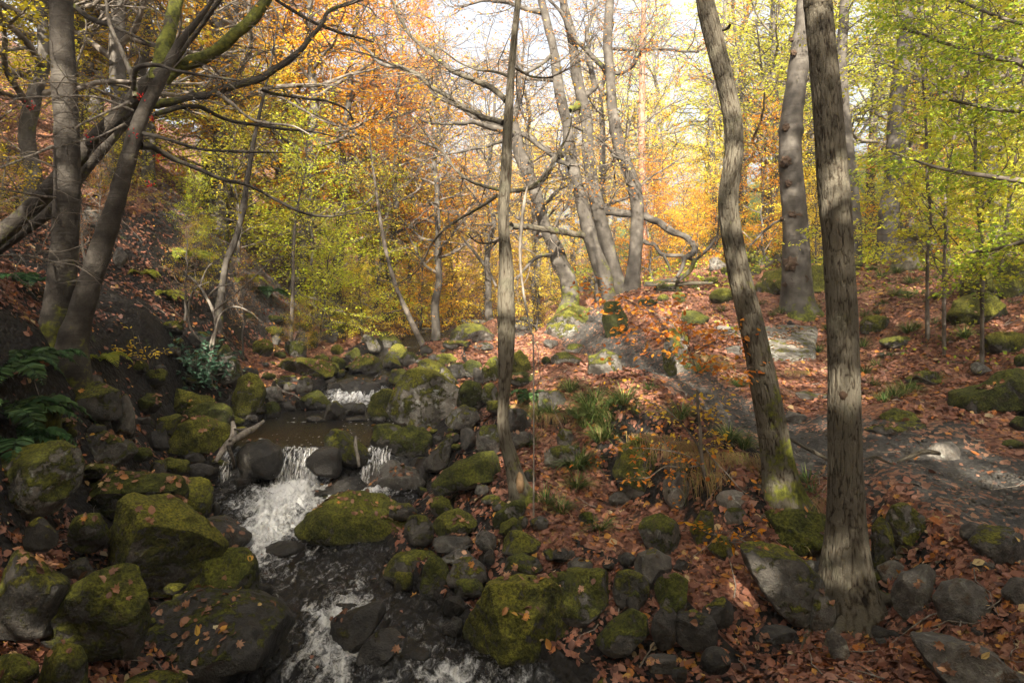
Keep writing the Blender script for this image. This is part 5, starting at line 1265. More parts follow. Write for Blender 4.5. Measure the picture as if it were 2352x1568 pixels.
# ------------------------------------------------------------------ the wood behind
def proto_tree(seed, H, r0, first, nl, LL, k, dens, leaf, flat, dropz=.0, slim=1.0, spread=.5, wig=.14, tumble=.75):
    r = np.random.default_rng(seed); n = 14; t = np.linspace(0, 1, n)
    x = np.cumsum(r.normal(0, H * .010, n)); y = np.cumsum(r.normal(0, H * .010, n)); x -= x[0]; y -= y[0]
    rows = np.stack([x, y, t * H - .3, r0 * (1 - .88 * t)], -1); mb = MB(); s = stem(mb, rows, 12, .3, 'grey', .35, seed, (.5, .8, 0))
    tw, LF = MB(), Leaves(); sg = r.uniform(0, 6.28)
    c = dict(k=k, dens=dens, leaf=leaf, flat=flat, seg=.35, wig=wig, rmin=.005, spread=spread, tumble=tumble, off=.12, trop=(.02, -.01, -.03, -.03))
    for i in range(nl):
        u = first + (1 - first) * (i + r.random()) / nl; j = min(int(u * (len(s) - 1)), len(s) - 2); sg += 2.4 + r.normal(0, .4)
        el = r.uniform(.05, .5) + .7 * u ** 2 - dropz; d = np.array([cos(sg) * cos(el), sin(sg) * cos(el), sin(el)])
        grow(tw, LF, s[j, :3], d, LL * slim * (1.15 - .75 * u) * r.uniform(.75, 1.2), max(s[j, 3] * .5, .02), 0, 2, r, c)
    tm = mb.mesh('trunk'); tm.materials.append(M['bark_grey']); wm = tw.mesh('twigs'); wm.materials.append(M['bark_twig'])
    lm = None
    if LF.p and LF.count() > 50: lm = LF.mesh('crown', r); lm.materials.append(M['gold'])
    return tm, wm, lm
GAPS = []  # targets whose sun line is cleared of crown leaves to place light patches
for u, v, Y, r in ((1425,960,0,.5),(1490,905,0,.45),(1130,850,0,.5),(1195,825,0,.5),(1945,1290,6.0,.2),(1940,890,6.0,.2),(1915,430,6.0,.2),(1690,430,7.1,.4),(2280,1075,0,.45),(2160,1040,0,.2),(1330,745,0,.7),(150,230,8.4,.35),(310,320,8.3,.3),
                   (1795,1140,7.1,.16),(1740,1330,6.0,.16),(1165,700,7.7,.3),(1150,1060,0,.2),(1560,840,0,.5),(1180,480,7.7,.25),(1370,850,0,.4),(1700,620,7.1,.2),(2050,800,0,.5),(1005,865,12.4,.35),(940,880,0,.25),(1830,790,0,.3)):
    GAPS.append((P(u, v, Y or hit(u, v)), r))
ELEV = 33.0
to_sun = np.array([-.10, -.995, 0]); to_sun = to_sun / np.linalg.norm(to_sun) * cos(RAD(ELEV)); to_sun[2] = sin(RAD(ELEV))
for u, v, Y, r in ((560,420,20.5,1.5),(700,400,21.5,1.5),(640,540,20,1.3),(800,470,24,1.5),(480,340,19.5,1.3),(640,220,24,1.6),(740,300,24,1.5),(560,260,20,1.2),(850,600,22,1.2),(900,420,25,1.4),(420,120,15,.9),(760,180,25,1.3)):
    GAPS.append((P(u, v, Y), r))
def gapped(root, minl=0.0):
    """gives the tree a crown of its own, with leaves cut away along sun lines to place light patches"""
    cr = [c for c in root.children if c.name.startswith('crown')][0]; me = cr.data; x, y = root.location[:2]; pal = cr.material_slots[0].material
    V = np.empty(len(me.vertices) * 3, np.float32); me.vertices.foreach_get('co', V); V = V.reshape(-1, 4, 3); rn = np.empty(len(V) * 4, np.float32); me.attributes['rnd'].data.foreach_get('value', rn)
    root.rotation_euler = (0, 0, root.rotation_euler.z); az = root.rotation_euler.z; c_ = V.mean(1) * np.array(root.scale); c_ = np.stack([c_[:, 0] * cos(az) - c_[:, 1] * sin(az) + x, c_[:, 0] * sin(az) + c_[:, 1] * cos(az) + y, c_[:, 2] + root.location.z], -1)
    ok = np.ones(len(V), bool)
    for g, r in GAPS:
        w_ = c_ - g; l_ = w_ @ to_sun; dd = np.linalg.norm(w_ - l_[:, None] * to_sun, axis=1); ok &= ~((l_ > minl) & (dd < r))
    if ok.all(): return
    V = V[ok]; nme = make_mesh('crown', V.reshape(-1, 3), [np.arange(len(V) * 4).reshape(-1, 4)], {'rnd': rn.reshape(-1, 4)[ok].ravel()}, smooth=False); nme.materials.append(pal); cr.data = nme
    cr.material_slots[0].link = 'OBJECT'; cr.material_slots[0].material = pal
PR = {'A': [proto_tree(11, 14, .24, .22, 24, 5.0, (6, 5), 15, .115, .55), proto_tree(12, 15, .26, .28, 22, 5.4, (6, 5), 13, .12, .6)],
      'B': [proto_tree(21, 6.0, .07, .10, 24, 2.7, (6, 4), 30, .082, .72), proto_tree(22, 6.6, .06, .14, 22, 2.9, (6, 4), 30, .085, .75), proto_tree(23, 5.2, .06, .08, 22, 2.6, (6, 4), 26, .08, .7)],
      'O': [proto_tree(51, 17, .26, .5, 22, 4.6, (6, 5), 34, .14, .55)],
      'D': [proto_tree(61, 12, .2, .2, 26, 4.6, (6, 5), 40, .10, .6), proto_tree(62, 12.5, .2, .18, 26, 4.8, (6, 5), 40, .10, .6)],
      'S': [proto_tree(31, 14, .20, .25, 22, 4.6, (7, 6), 5, .08, .35, wig=.2), proto_tree(32, 13, .18, .3, 22, 4.2, (7, 6), 6, .08, .35, wig=.2)],
      'C': [proto_tree(41, 12, .13, .35, 20, 2.6, (6, 5), 16, .09, .45), proto_tree(42, 13, .14, .3, 20, 2.8, (6, 5), 14, .09, .5)]}
WORD = {'D': 'dense spreading', 'A': 'tall spreading', 'B': 'layered understorey', 'S': 'nearly bare tall', 'C': 'slender upright'}
PALW = {'gold': 'golden', 'orange': 'orange', 'lime': 'yellow-green', 'olive': 'olive-gold', 'green': 'green', 'rust': 'rusty'}
prng = random.Random(5)
cnt = {}
def wood(x, y, typ, s, pal, label=None, group=None):
    ms = PR[typ][cnt.get(typ, 0) % len(PR[typ])]; cnt[typ] = cnt.get(typ, 0) + 1
    z = float(gz(x, y)); root = empty('tree', (x, y, z)); rz = prng.uniform(0, 6.28)
    root.rotation_euler = (prng.uniform(-.05, .05), prng.uniform(-.05, .05), rz); root.scale = (s, s, s * prng.uniform(.92, 1.1))
    if y > 2:
        q = proj((x, y, z + 2.0 * s)); qx = min(max(q[0], 20), 2330)
        label = label or autolabel(f'{WORD[typ]} {PALW[pal]} tree', qx, min(max(q[1], 20), 700))
    tag(root, label, 'tree', group)
    for nm, me in zip(('trunk', 'twigs', 'crown'), ms):
        if me is None: continue
        o = link(nm, me, None, root)
        if nm == 'crown':
            o.material_slots[0].link = 'OBJECT'; o.material_slots[0].material = M[pal]
    return root
GL, GM, GR, GF = 'trees on the left slope', 'understorey trees beyond the stream', 'trees of the right-hand wood', 'trees of the far wood'
for a in ((-9.6,13.5,'D',.85,'olive'),(-11.5,17.5,'D',1.0,'olive'),(-10,18.8,'D',.9,'gold'),(-6.6,25,'D',1.1,'orange'),(-8.6,26.5,'D',1.15,'orange'),(-5.0,28,'D',1.15,'orange'),(-9.5,22.5,'D',1.0,'orange'),(-13.2,13,'D',1.0,'olive'),(-10.2,12.6,'A',.85,'olive'),(-13,15,'A',1.0,'olive'),(-9.8,16.5,'A',.95,'olive'),(-8.6,20,'A',.95,'orange'),(-13,20,'A',1.1,'olive'),(-7.6,23.5,'A',1.0,'orange'),(-11,25,'A',1.1,'gold'),
          (-16,26,'A',1.1,'olive'),(-9,29,'A',1.0,'orange'),(-13,32,'A',1.0,'gold'),(-15,19,'B',1.2,'olive'),(-11.2,14,'B',.8,'olive'),(-10,18,'B',.9,'lime'),(-12.5,23,'B',1.2,'olive'),(-9.5,10.5,'B',.6,'olive'),(-19,22,'A',1.1,'olive')): gapped(wood(*a, group=GL), 3.2)
for a in ((-7.4,18.5,'B',1.0,'lime'),(-8.6,22,'B',1.1,'lime'),(-6.2,21,'B',1.0,'lime'),(-6.8,25,'B',1.15,'lime'),(-4.8,23,'B',.85,'lime'),(-5.2,27,'B',1.2,'lime'),(-8.5,27,'B',1.3,'lime'),(-3.7,26,'B',1.0,'gold'),
          (-4.3,30,'B',1.2,'lime'),(-2.6,28,'B',1.0,'gold'),(-1.4,31,'B',1.1,'gold'),(1.2,33,'B',1.15,'gold'),(-3.3,24,'B',.7,'orange'),
          (-2.9,33,'B',1.1,'gold'),(4.6,33,'B',1.1,'gold'),(6.2,31,'B',1.0,'orange'),(5.6,27.5,'B',.8,'orange'),(7.4,34,'B',1.2,'gold'),(7.2,29,'B',.8,'orange'),(-6.5,30,'C',.9,'lime'),
          (.9,25,'B',.55,'gold'),(-5.4,19.3,'B',.5,'lime'),(-4.5,20.5,'B',.45,'gold'),(-.4,37,'B',1.3,'gold'),(2.2,38,'B',1.3,'gold'),(-4.6,36,'B',1.3,'gold'),(9.0,31,'B',.9,'gold')): wood(*a, group=GM)
for a in ((-2.6,23,'S',.8,'orange'),(-.8,25.5,'S',.85,'gold'),(1.0,27,'S',.9,'orange'),(-4.4,24.5,'S',.9,'rust'),(3.0,25,'S',.9,'gold'),(-5.4,30,'S',.9,'rust'),(-3.2,36,'S',1.0,'orange'),(-1.2,40,'S',1.05,'rust'),(-7.2,35,'S',1.0,'rust'),(1.2,42,'S',1.0,'gold'),(-5,44,'S',1.1,'orange'),(3.4,38,'S',1.0,'gold'),(-9,40,'S',1.1,'rust'),(-4.2,26.5,'S',.75,'orange'),(6,42,'S',1.0,'gold'),
          (-2,48,'S',1.0,'gold'),(-7.5,50,'S',1.1,'orange'),(9,46,'C',1.0,'gold'),(5.0,36,'C',.9,'gold')): wood(*a, group='bare twiggy trees beyond the stream')
for a in ((9.3,26,'A',.9,'lime'),(12,27,'A',1.0,'lime'),(15,25,'A',1.0,'green'),(10.5,32,'A',1.0,'lime'),(14,32,'A',1.1,'lime'),(18,30,'A',1.1,'green'),(8.6,38,'A',.95,'lime'),(12.5,38,'A',1.1,'lime'),(17,38,'A',1.1,'lime'),(22,35,'A',1.1,'green'),
          (13.8,19,'A',.8,'lime'),(16.5,20,'A',.9,'green'),(6.6,37,'C',1.0,'lime'),(9.4,23.6,'C',.9,'lime'),(19,25,'A',1.0,'lime'),(26,32,'A',1.1,'lime'),(24,28,'A',1.0,'green'),
          (8.8,23.5,'B',.8,'orange'),(9.6,21.5,'B',.55,'gold'),(10.6,24.5,'B',.9,'gold'),(13.2,20.6,'B',.8,'lime'),(12.6,22,'B',.9,'lime'),(14.4,24,'B',1.0,'orange'),(12.4,16.2,'B',.5,'lime'),(13.2,17,'B',.75,'lime'),(15.5,18,'B',.9,'lime'),
          (8.0,27,'B',.7,'gold'),(16,28,'B',1.1,'gold'),(19.5,24,'B',1.1,'lime'),(6.9,25.5,'B',.5,'orange'),(20,30,'B',1.2,'orange'),(12.5,29,'B',1.0,'orange')): wood(*a, group=GR)
for i, x in enumerate(np.arange(-34, 46, 4.4)):
    for yy, s in ((52, .72), (63, 1.0)):
        cx_ = abs(x + 1) < 9
        wood(float(x + prng.uniform(-1.5, 1.5)), yy + prng.uniform(-4, 4), 'A', s * (.72 if cx_ else 1.0) * prng.uniform(.85, 1.15), prng.choice(['gold', 'gold', 'orange', 'lime', 'lime'] if x < 12 else ['lime', 'lime', 'gold', 'green']), group=GF)
# unseen trees added behind and beside the viewer to shade the stream
SH = [(-5,-4.5,1.0),(-1.5,-6,1.05),(2.5,-5.5,1.0),(6.5,-4.5,.95),(-8.5,-3,1.0),(10.5,-3,.9),(-12,-7,1.1),(-7.5,-9.5,1.1),(-3.5,-10.5,1.15),(.8,-11,1.15),(5,-10,1.1),(9.5,-9,1.0),(-12.5,-13,1.1),(-6,-15,1.2),(-1,-16.5,1.2),(4,-16,1.2),(13.5,-8,1.0),(.5,-7.8,1.0),(4.2,-7.6,1.0),(7.6,-7.2,1.0),(-3.2,-8.2,1.0),(1.6,-13.5,1.15),(6.6,-13,1.1),
      (-4.5,-1.5,1),(4.5,-1.5,1),(.8,-3.6,1.0),(-7,2.2,1.0),(8.5,1.5,1.0),(-8.5,4.5,.9),(-6.5,6.2,1.0),(-10,9.3,.95),(7.8,4.6,1.0),(10.2,7.6,1.0)]
ADJ = ['gnarled','stout','slim','forked','leaning','upright','shaggy','dense','open-crowned','wide','narrow','old','young','crooked','straight','ragged','rounded','low-branched','twisting','lofty','bushy','airy','heavy','tangled','broad','tall','mossy','tapering','lush','sunlit','plain','hollow','weathered']
for (x, y, s), a in zip(SH, ADJ):
    i_ = SH.index((x, y, s)); typ = 'O' if i_ >= 23 else 'D'
    root = wood(x, y, typ, s, 'olive', f'{a} olive-gold tree added out of view to cast shade', 'unseen trees added for shade')
    gapped(root)

for (x, y, typ, s, pal, w) in ((-6.8,10.5,'S',.13,'rust','dark bare shrub'),(-7.6,12.2,'S',.16,'rust','tangled bare shrub'),(-8.2,13.6,'S',.15,'rust','thin bare shrub'),(-6.4,13.4,'S',.14,'rust','spiky bare shrub'),(-7.0,15.2,'B',.28,'olive','low olive shrub'),(-8.9,15.4,'B',.32,'olive','dark leafy shrub'),
        (-5.9,15.0,'S',.17,'rust','wiry bare shrub'),(-9.3,12.0,'B',.25,'olive','small olive shrub'),(-7.9,17.3,'B',.3,'lime','low green shrub'),(-5.3,17.0,'B',.28,'olive','small leafy shrub'),(-7.4,9.6,'S',.12,'rust','low bare shrub'),(-8.6,10.8,'S',.16,'rust','scrubby bare shrub')):
    q_ = proj((x, y, float(gz(x, y)) + .5)); o = wood(x, y, typ, s, pal, autolabel(w, max(15, q_[0]), q_[1]), 'shrubs on the left slope'); o.name = 'shrub'; o['category'] = 'shrub'

# hazels whose leaves hang over the right edge
for lab, Y, tr, sd in (('multi-stemmed hazel with yellow-green sprays at the right edge', 12.5, (1225,1190,16, 1240,1000,14, 1225,800,13, 1220,600,12, 1205,350,10, 1195,120,8, 1190,-40,6), 40),
    ('thin hazel stem leaning right before the far right trunks', 11.8, (1300,1190,14, 1310,1040,13, 1305,900,12, 1330,700,11, 1370,500,10, 1420,280,8, 1470,60,6), 41),
    ('straight sapling stem beneath the leaves at the right edge', 11.0, (1470,1170,18, 1455,950,16, 1440,700,14, 1450,400,12, 1470,100,9, 1480,-60,7), 42),
    ('short leafy sapling above the largest right-hand boulder', 13.5, (1560,1160,20, 1580,1020,16, 1600,850,14, 1630,650,12, 1650,450,9, 1660,200,6), 43)):
    t = Tree(lab, Y, 'twig', 7, tr, seed=sd, sides=10, step=.1, flare=.2, moss=(.2, .5), group='hazels at the right edge', name='hazel', cat='tree')
    t.twig(t.tr, n=20, L=2.1, t0=.22, lv=1, maxl=3, k=(6, 5, 4), dens=20, leaf=.075, flat=.85, rad=.012, seg=.2, up=.1); t.done('lime')
t = Tree('overhanging leafy bough reaching in from the right edge', 9.0, 'twig', 0, (2440,760,40, 2450,500,34, 2460,250,30, 2440,0,26, 2400,-200,20), seed=44, sides=14, step=.1, flare=.3, name='hazel')
for fl in ((2455,420,16, 2360,415,13, 2250,400,10, 2130,380,7, 2050,350,4), (2455,200,16, 2330,140,13, 2200,110,10, 2060,60,6), (2450,40,14, 2350,60,11, 2250,20,8, 2120,-40,5), (2450,520,12, 2330,560,9, 2230,580,6), (2455,300,14, 2380,260,12, 2280,250,9, 2180,230,5)):
    t.limb(0, fl, dY=1.2, twigs=dict(n=14, L=1.0, dens=32, leaf=.062, flat=.8, lv=1, maxl=3, k=(5, 4, 4), rad=.007, wig=.15, up=0))
t.done('green')
# ------------------------------------------------------------------ ground cover
rng = np.random.default_rng(21)
def gnorm(x, y):
    e = .06; return norm(np.stack([gz(x - e, y) - gz(x + e, y), gz(x, y - e) - gz(x, y + e), np.full(np.shape(x), 2 * e)], -1))
def flat_leaves(p, nrm, size, rng, lobed):
    N_ = len(p); a = rng.normal(0, 1, (N_, 3)); n = norm(nrm + rng.normal(0, .28, (N_, 3))); b = norm(np.cross(n, a)); a = np.cross(b, n)
    z = size[:, None]; r = rng.random(N_)
    if not lobed:
        w = z * rng.uniform(.24, .36, (N_, 1)); c1 = z * rng.uniform(-.05, .28, (N_, 1)); c2 = z * rng.uniform(-.05, .28, (N_, 1)); tp = z * rng.uniform(-.1, .3, (N_, 1))
        V = np.stack([p - a * z * .5, p - a * z * .2 + b * w + n * c1, p + a * z * .2 + b * w * .85 + n * c1, p + a * z * .5 + n * tp, p + a * z * .2 - b * w * .85 + n * c2, p - a * z * .2 - b * w + n * c2], 1).reshape(-1, 3)
        i = np.arange(N_)[:, None] * 6
        return V, [np.vstack([i + [0, 1, 2, 3], i + [0, 3, 4, 5]])], np.repeat(r, 6)
    ang = np.radians([-90, -50, -20, 5, 25, 52, 68, 90, 112, 128, 155, 175, 200, 230]); rad = np.array([.30, .42, .30, .52, .28, .55, .33, .62, .33, .55, .28, .52, .30, .42])
    m = len(ang); curl = rng.uniform(-.12, .35, (N_, 1)); ph = rng.uniform(0, 6.28, (N_, 1))
    rr = z * rad[None] * rng.uniform(.85, 1.15, (N_, m)); hz = z * rad[None] * (curl + .25 * np.sin(ang[None] * 2 + ph))
    O = p[:, None] + a[:, None] * (rr * np.sin(ang))[..., None] + b[:, None] * (rr * np.cos(ang))[..., None] + n[:, None] * hz[..., None]
    V = np.concatenate([p[:, None], O], 1).reshape(-1, 3); i = np.arange(N_)[:, None, None] * (m + 1); k = np.arange(m)
    T = np.stack([np.zeros(m, int), 1 + k, 1 + (k + 1) % m], -1)[None] + i
    return V, [T.reshape(-1, 3)], np.repeat(r, m + 1)
def litter(name, P_, Nn, S, near):
    k1 = near; V1, F1, r1 = flat_leaves(P_[k1], Nn[k1], S[k1] * .95, rng, True); V2, F2, r2 = flat_leaves(P_[~k1], Nn[~k1], S[~k1], rng, False)
    me = make_mesh(name, np.vstack([V1, V2]), F1 + [F2[0] + len(V1)], {'rnd': np.concatenate([r1, r2])}, smooth=False)
    o = link(name, me, M['litter']); o['kind'] = 'stuff'; return o
n_ = 190000
y = 3.7 + (27 - 3.7) * rng.random(n_) ** 1.75; x = (rng.random(n_) * 2 - 1) * (.79 * y + .8)
d = np.abs(stream_d(x, y)); pmv = path_mask(x, y); so_ = np.exp(-(((x - sc0[0]) / 1.8) ** 2 + ((y - sc0[1]) / 1.15) ** 2))
cl = fbm(np.column_stack([x * 1.1, y * 1.1, x * 0]), 141, 3)
ok = (rng.random(n_) < np.where(pmv > .1, .03, np.where(pmv > -.1, .28, .95)) * np.clip(1.75 - slope_at(x, y), .12, 1)) & (rng.random(n_) > so_ * 1.1) & ((d > 1.02) | (rng.random(n_) < .01)) & (cl + rng.random(n_) * .9 > -.1) & (rng.random(n_) > np.interp((d - 1) * np.interp(y, SY, SHW), [0, .9, 1.8], [.62, .5, 0]))
x, y = x[ok], y[ok]; zz = np.where(np.abs(stream_d(x, y)) < 1.02, np.maximum(gz(x, y), wlev(y)) + .006, gz(x, y) + .008 + rng.random(len(x)) * .022)
size = (.034 + .085 * rng.random(len(x)) ** 1.3) * np.clip(.85 + y * .012, .9, 1.2)
lit = litter('leaf_litter', np.stack([x, y, zz], -1), gnorm(x, y), size, (rng.random(len(x)) < .3) & (y < 9))
tag(lit, 'carpet of brown and orange fallen leaves on both banks', 'leaf litter', kind='stuff')
PP, NN, SS = [], [], []
for V, nr, leaf, area, sd in FALLEN:
    r = np.random.default_rng(sd); lo = V[:, 2].max() - (V[:, 2].max() - V[:, 2].min()) * .62
    k = np.where((nr[:, 2] > .6) & (V[:, 2] > lo) & (fbm(V * 3.2, sd, 3) > .35 - leaf * 1.1))[0]
    if len(k) == 0: continue
    m = int(min(900, leaf * area * 620 + 2)); k = r.choice(k, m); PP.append(V[k] + nr[k] * .012 + r.normal(0, .012, (m, 3)) * [1, 1, .1]); NN.append(nr[k]); SS.append(r.uniform(.045, .095, m))
PP = np.vstack(PP); NN = np.vstack(NN); SS = np.concatenate(SS)
fl = litter('leaves_on_rocks', PP, NN, SS, (rng.random(len(PP)) < .35) & (PP[:, 1] < 9)); tag(fl, 'fallen leaves lying on the boulders and the slab', 'leaf litter', kind='stuff')

mb = MB(); n_ = 0
for _ in range(420):
    y = 4.2 + 13 * rng.random() ** 1.5; x = (rng.random() * 2 - 1) * .78 * y
    if abs(float(stream_d(x, y))) < 1.1: continue
    a = rng.uniform(0, 6.28); l = rng.uniform(.08, .5); k = np.linspace(-.5, .5, 5); X_ = x + k * l * cos(a) + rng.normal(0, .012, 5); Y_ = y + k * l * sin(a) + rng.normal(0, .012, 5)
    mb.tube(np.stack([X_, Y_, gz(X_, Y_) + .03 + rng.random(5) * .02], -1), np.linspace(.006, .002, 5) * rng.uniform(.6, 1.3), 5)
o = link('fallen_twigs', mb.mesh('fallen_twigs'), M['bark_dead']); tag(o, 'thin dead twigs lying scattered in the leaf litter', 'twigs', kind='stuff')

# grit trodden into the path
n_ = 15000; y = rng.uniform(5.2, 22, n_); k_ = rng.integers(0, len(pl), n_); x = pl[k_, 0] + rng.normal(0, .5, n_); y = pl[k_, 1] + rng.normal(0, .5, n_); ok = path_mask(x, y) > rng.random(n_) * .35; x, y = x[ok], y[ok]
V0, F0 = ico(1); s_ = (.008 + .034 * rng.random(len(x)) ** 3)[:, None, None] * rng.uniform(.6, 1.3, (len(x), 1, 3)) * [1, 1, .7]
V = V0[None] * s_ * (1 + rng.normal(0, .12, (len(x), len(V0), 1))) + np.stack([x, y, gz(x, y) + .018], -1)[:, None]
o = link('path_gravel', make_mesh('path_gravel', V.reshape(-1, 3), [(F0[None] + np.arange(len(x))[:, None, None] * len(V0)).reshape(-1, 3)]), M['rock']); o.color = (0, .3, 0, 0); tag(o, 'loose grey grit and small stones on the path', 'gravel', kind='stuff')

# low green undergrowth far up the right bank
L2 = Leaves(); n_ = 36000
y = rng.uniform(10.5, 46, n_); x = rng.uniform(2, 34, n_); k = (x < .78 * y + 1) & (fbm(np.column_stack([x * .5, y * .5, x * 0]), 151, 3) > np.where(y < 17, .16, -.12)) & (x > np.where(y < 17, 4.6, 5 - (y - 17) * .1)) & (path_mask(x, y) < -.4); x, y = x[k], y[k]
L2.add(np.stack([x, y, gz(x, y) + rng.random(len(x)) ** 2 * np.where(y < 17, .2, .5)], -1), rng.normal(0, 1, (len(x), 3)) * [1, 1, .4], np.array([0, 0, 1]) + rng.normal(0, .5, (len(x), 3)), rng.uniform(.08, .17, len(x)) * np.where(y < 17, .6, 1))
o = link('undergrowth', L2.mesh('undergrowth', rng), M['green']); tag(o, 'low green undergrowth far up the right bank', 'undergrowth', kind='stuff')

# ------------------------------------------------------------------ woodrush tufts
def blades(n, L, w, seed, droop=1.0):
    r = np.random.default_rng(seed); V, Fq, A = [], [], []; b = 0
    for _ in range(n):
        az = r.uniform(0, 6.28); o = np.array([cos(az), sin(az), 0]); s = np.array([-o[1], o[0], 0]); l = L * r.uniform(.55, 1.15); lean = r.uniform(.25, .9) * droop; t = np.linspace(0, 1, 6)
        c = o * r.uniform(0, .06) + np.outer(t * l * lean, o) + np.outer(l * (t * .95 - t ** 2 * .8 * lean), [0, 0, 1]); ww = (w * (1 - t ** 2 * .93))[:, None]
        V.append(np.stack([c - s * ww, c + s * ww], 1).reshape(-1, 3)); i = np.arange(5)[:, None] * 2; Fq.append(i + [0, 1, 3, 2] + b); b += 12; A.append(np.full(12, r.random()))
    return make_mesh('grass_tuft', np.vstack(V), [np.vstack(Fq)], {'rnd': np.concatenate(A)}, smooth=True)
TP = [blades(80, .32, .005, 1, 1.25), blades(60, .26, .005, 2, 1.1), blades(110, .36, .0048, 3, 1.35)]
for m in TP: m.materials.append(M['grass'])
TUFTS = {8: [(1900,110),(1960,145),(1780,225),(1845,235),(1735,255),(1960,235),(1880,365),(1960,345),(1840,385),(1700,305),(1650,315),(2090,410),(2000,425),(1760,495),(1700,535),(1650,565),(1690,615),(1830,655),(1875,640),(1735,690),(1780,670),
             (1442,470),(1440,280),(1400,300),(1275,300),(1240,310),(350,640),(380,765),(430,725),(470,765),(540,705),(500,800),(480,865),(585,705),(640,745),(410,800),(460,690),(520,850),(210,750),(265,750),(370,985),(405,960),(1110,895),(1400,1045),(1090,620),(830,770),
             (700,640),(930,560),(860,540),(1020,290),(900,190),(840,250),(1190,260),(1640,450),(1480,370),(2120,150),(1850,170),(1720,140),(1680,110),(1790,120),(2030,330),(2240,460),(1960,600)],
         2: [(2005,735),(2300,730),(2345,750),(2240,1100),(2030,1320),(2235,1225),(2185,570),(2140,1385),(1930,935),(2270,640),(1980,780)], 4: [(30,600),(110,400),(120,490),(960,290),(230,700),(1230,790),(640,150),(300,160),(90,120),(180,150),(260,130),(1300,520),(880,250)]}
i = 0
for reg, lst in TUFTS.items():
    for (a, b) in lst:
        u, v = R(reg, a, b); Y = hit(u, v); p = P(u, v, Y); p[2] = float(surf(p[0], Y)) - .01
        big = reg == 8 and a < 600
        o = link('grass_tuft', TP[(2 if big else i) % 3], None, loc=p); s = (1.0 if Y < 10 else .8 + Y * .02) * prng.uniform(.8, 1.2) * (1.15 if big else 1); o.scale = (s, s, s * prng.uniform(.8, 1.1)); o.rotation_euler.z = prng.uniform(0, 6.28)
        tag(o, autolabel(('sunlit ' if big else '') + ('arching' if i % 3 == 0 else 'short' if i % 3 == 1 else 'broad') + ' green grass tuft', u, v), 'grass tuft', 'woodrush tufts on the banks'); i += 1
# brown dry grass hanging over the earth bank
def hanging(seed, L):
    r = np.random.default_rng(seed); V, Fq, A = [], [], []; b = 0
    for _ in range(120):
        o = np.array([r.normal(0, .12), r.normal(0, .05), 0]); dx = r.normal(0, .10); l = L * r.uniform(.4, 1.1); t = np.linspace(0, 1, 6)
        c = o + np.stack([dx * t, -.16 * t - r.uniform(0, .05), .07 * np.sin(t * 2.2) - l * t ** 1.7], -1); s = np.array([1, 0, 0]); ww = (.0035 * (1 - t ** 2 * .9))[:, None]
        V.append(np.stack([c - s * ww, c + s * ww], 1).reshape(-1, 3)); i = np.arange(5)[:, None] * 2; Fq.append(i + [0, 1, 3, 2] + b); b += 12; A.append(np.full(12, r.random()))
    return make_mesh('dry_grass_tuft', np.vstack(V), [np.vstack(Fq)], {'rnd': np.concatenate(A)})
HP = [hanging(5, .35), hanging(6, .28)]
for m in HP: m.materials.append(M['straw'])
for i, (reg, a, b) in enumerate([(4,560,250),(4,680,290),(4,740,330),(4,820,350),(4,880,330),(4,960,360),(4,480,230),(4,620,270),(4,800,440),(2,1880,680),(2,1960,700),(2,2080,740),(8,940,490),(8,1000,520),(8,1350,560),(4,1300,560)]):
    u, v = R(reg, a, b); Y = hit(u, v); p = P(u, v, Y); p[2] = float(surf(p[0], Y)) + .02
    o = link('dry_grass_tuft', HP[i % 2], None, loc=p); s = prng.uniform(.9, 1.3); o.scale = (s, s, s); o.rotation_euler.z = prng.uniform(-.4, .4)
    tag(o, autolabel('drooping dry brown grass', u, v), 'grass tuft', 'dry grass hanging over the bank')

# ------------------------------------------------------------------ ferns
def fern_mesh(nf, L, seed):
    r = np.random.default_rng(seed); mb = Leaves(); st = MB()
    for f in range(nf):
        az = f * 6.28 / nf + r.normal(0, .25); o = np.array([cos(az), sin(az), 0]); s = np.array([-o[1], o[0], 0]); l = L * r.uniform(.75, 1.15); t = np.linspace(0, 1, 26); el = r.uniform(.5, 1.0)
        c = np.outer(l * t * .85, o) + np.outer(l * (el * t - (el + .15) * t ** 2.2), [0, 0, 1]); tg = norm(np.gradient(c, axis=0)); st.tube(c, np.linspace(.005, .001, 26), 4)
        up = np.cross(s, tg) * -1
        for sd in (-1, 1):
            k = slice(3, 26); sz = l * .26 * np.sin(np.clip(t[k] * 1.02, 0, 1) * PI * .92 + .15) * 1.0 + .008
            mb.add(c[k], s * sd * .9 + tg[k] * .45 - np.array([0, 0, .12]), np.cross(tg[k], s) * 1.0 + r.normal(0, .1, (23, 3)), sz)
    return mb, st
FP = []
for nf, L, sd in ((8, .75, 1), (6, .5, 2), (7, .4, 3)):
    lf, st = fern_mesh(nf, L, sd); fm = lf.mesh('fronds', np.random.default_rng(sd), fine=True, width=.26); fm.materials.append(M['fern']); sm = st.mesh('stalks'); sm.materials.append(M['fern']); FP.append((fm, sm))
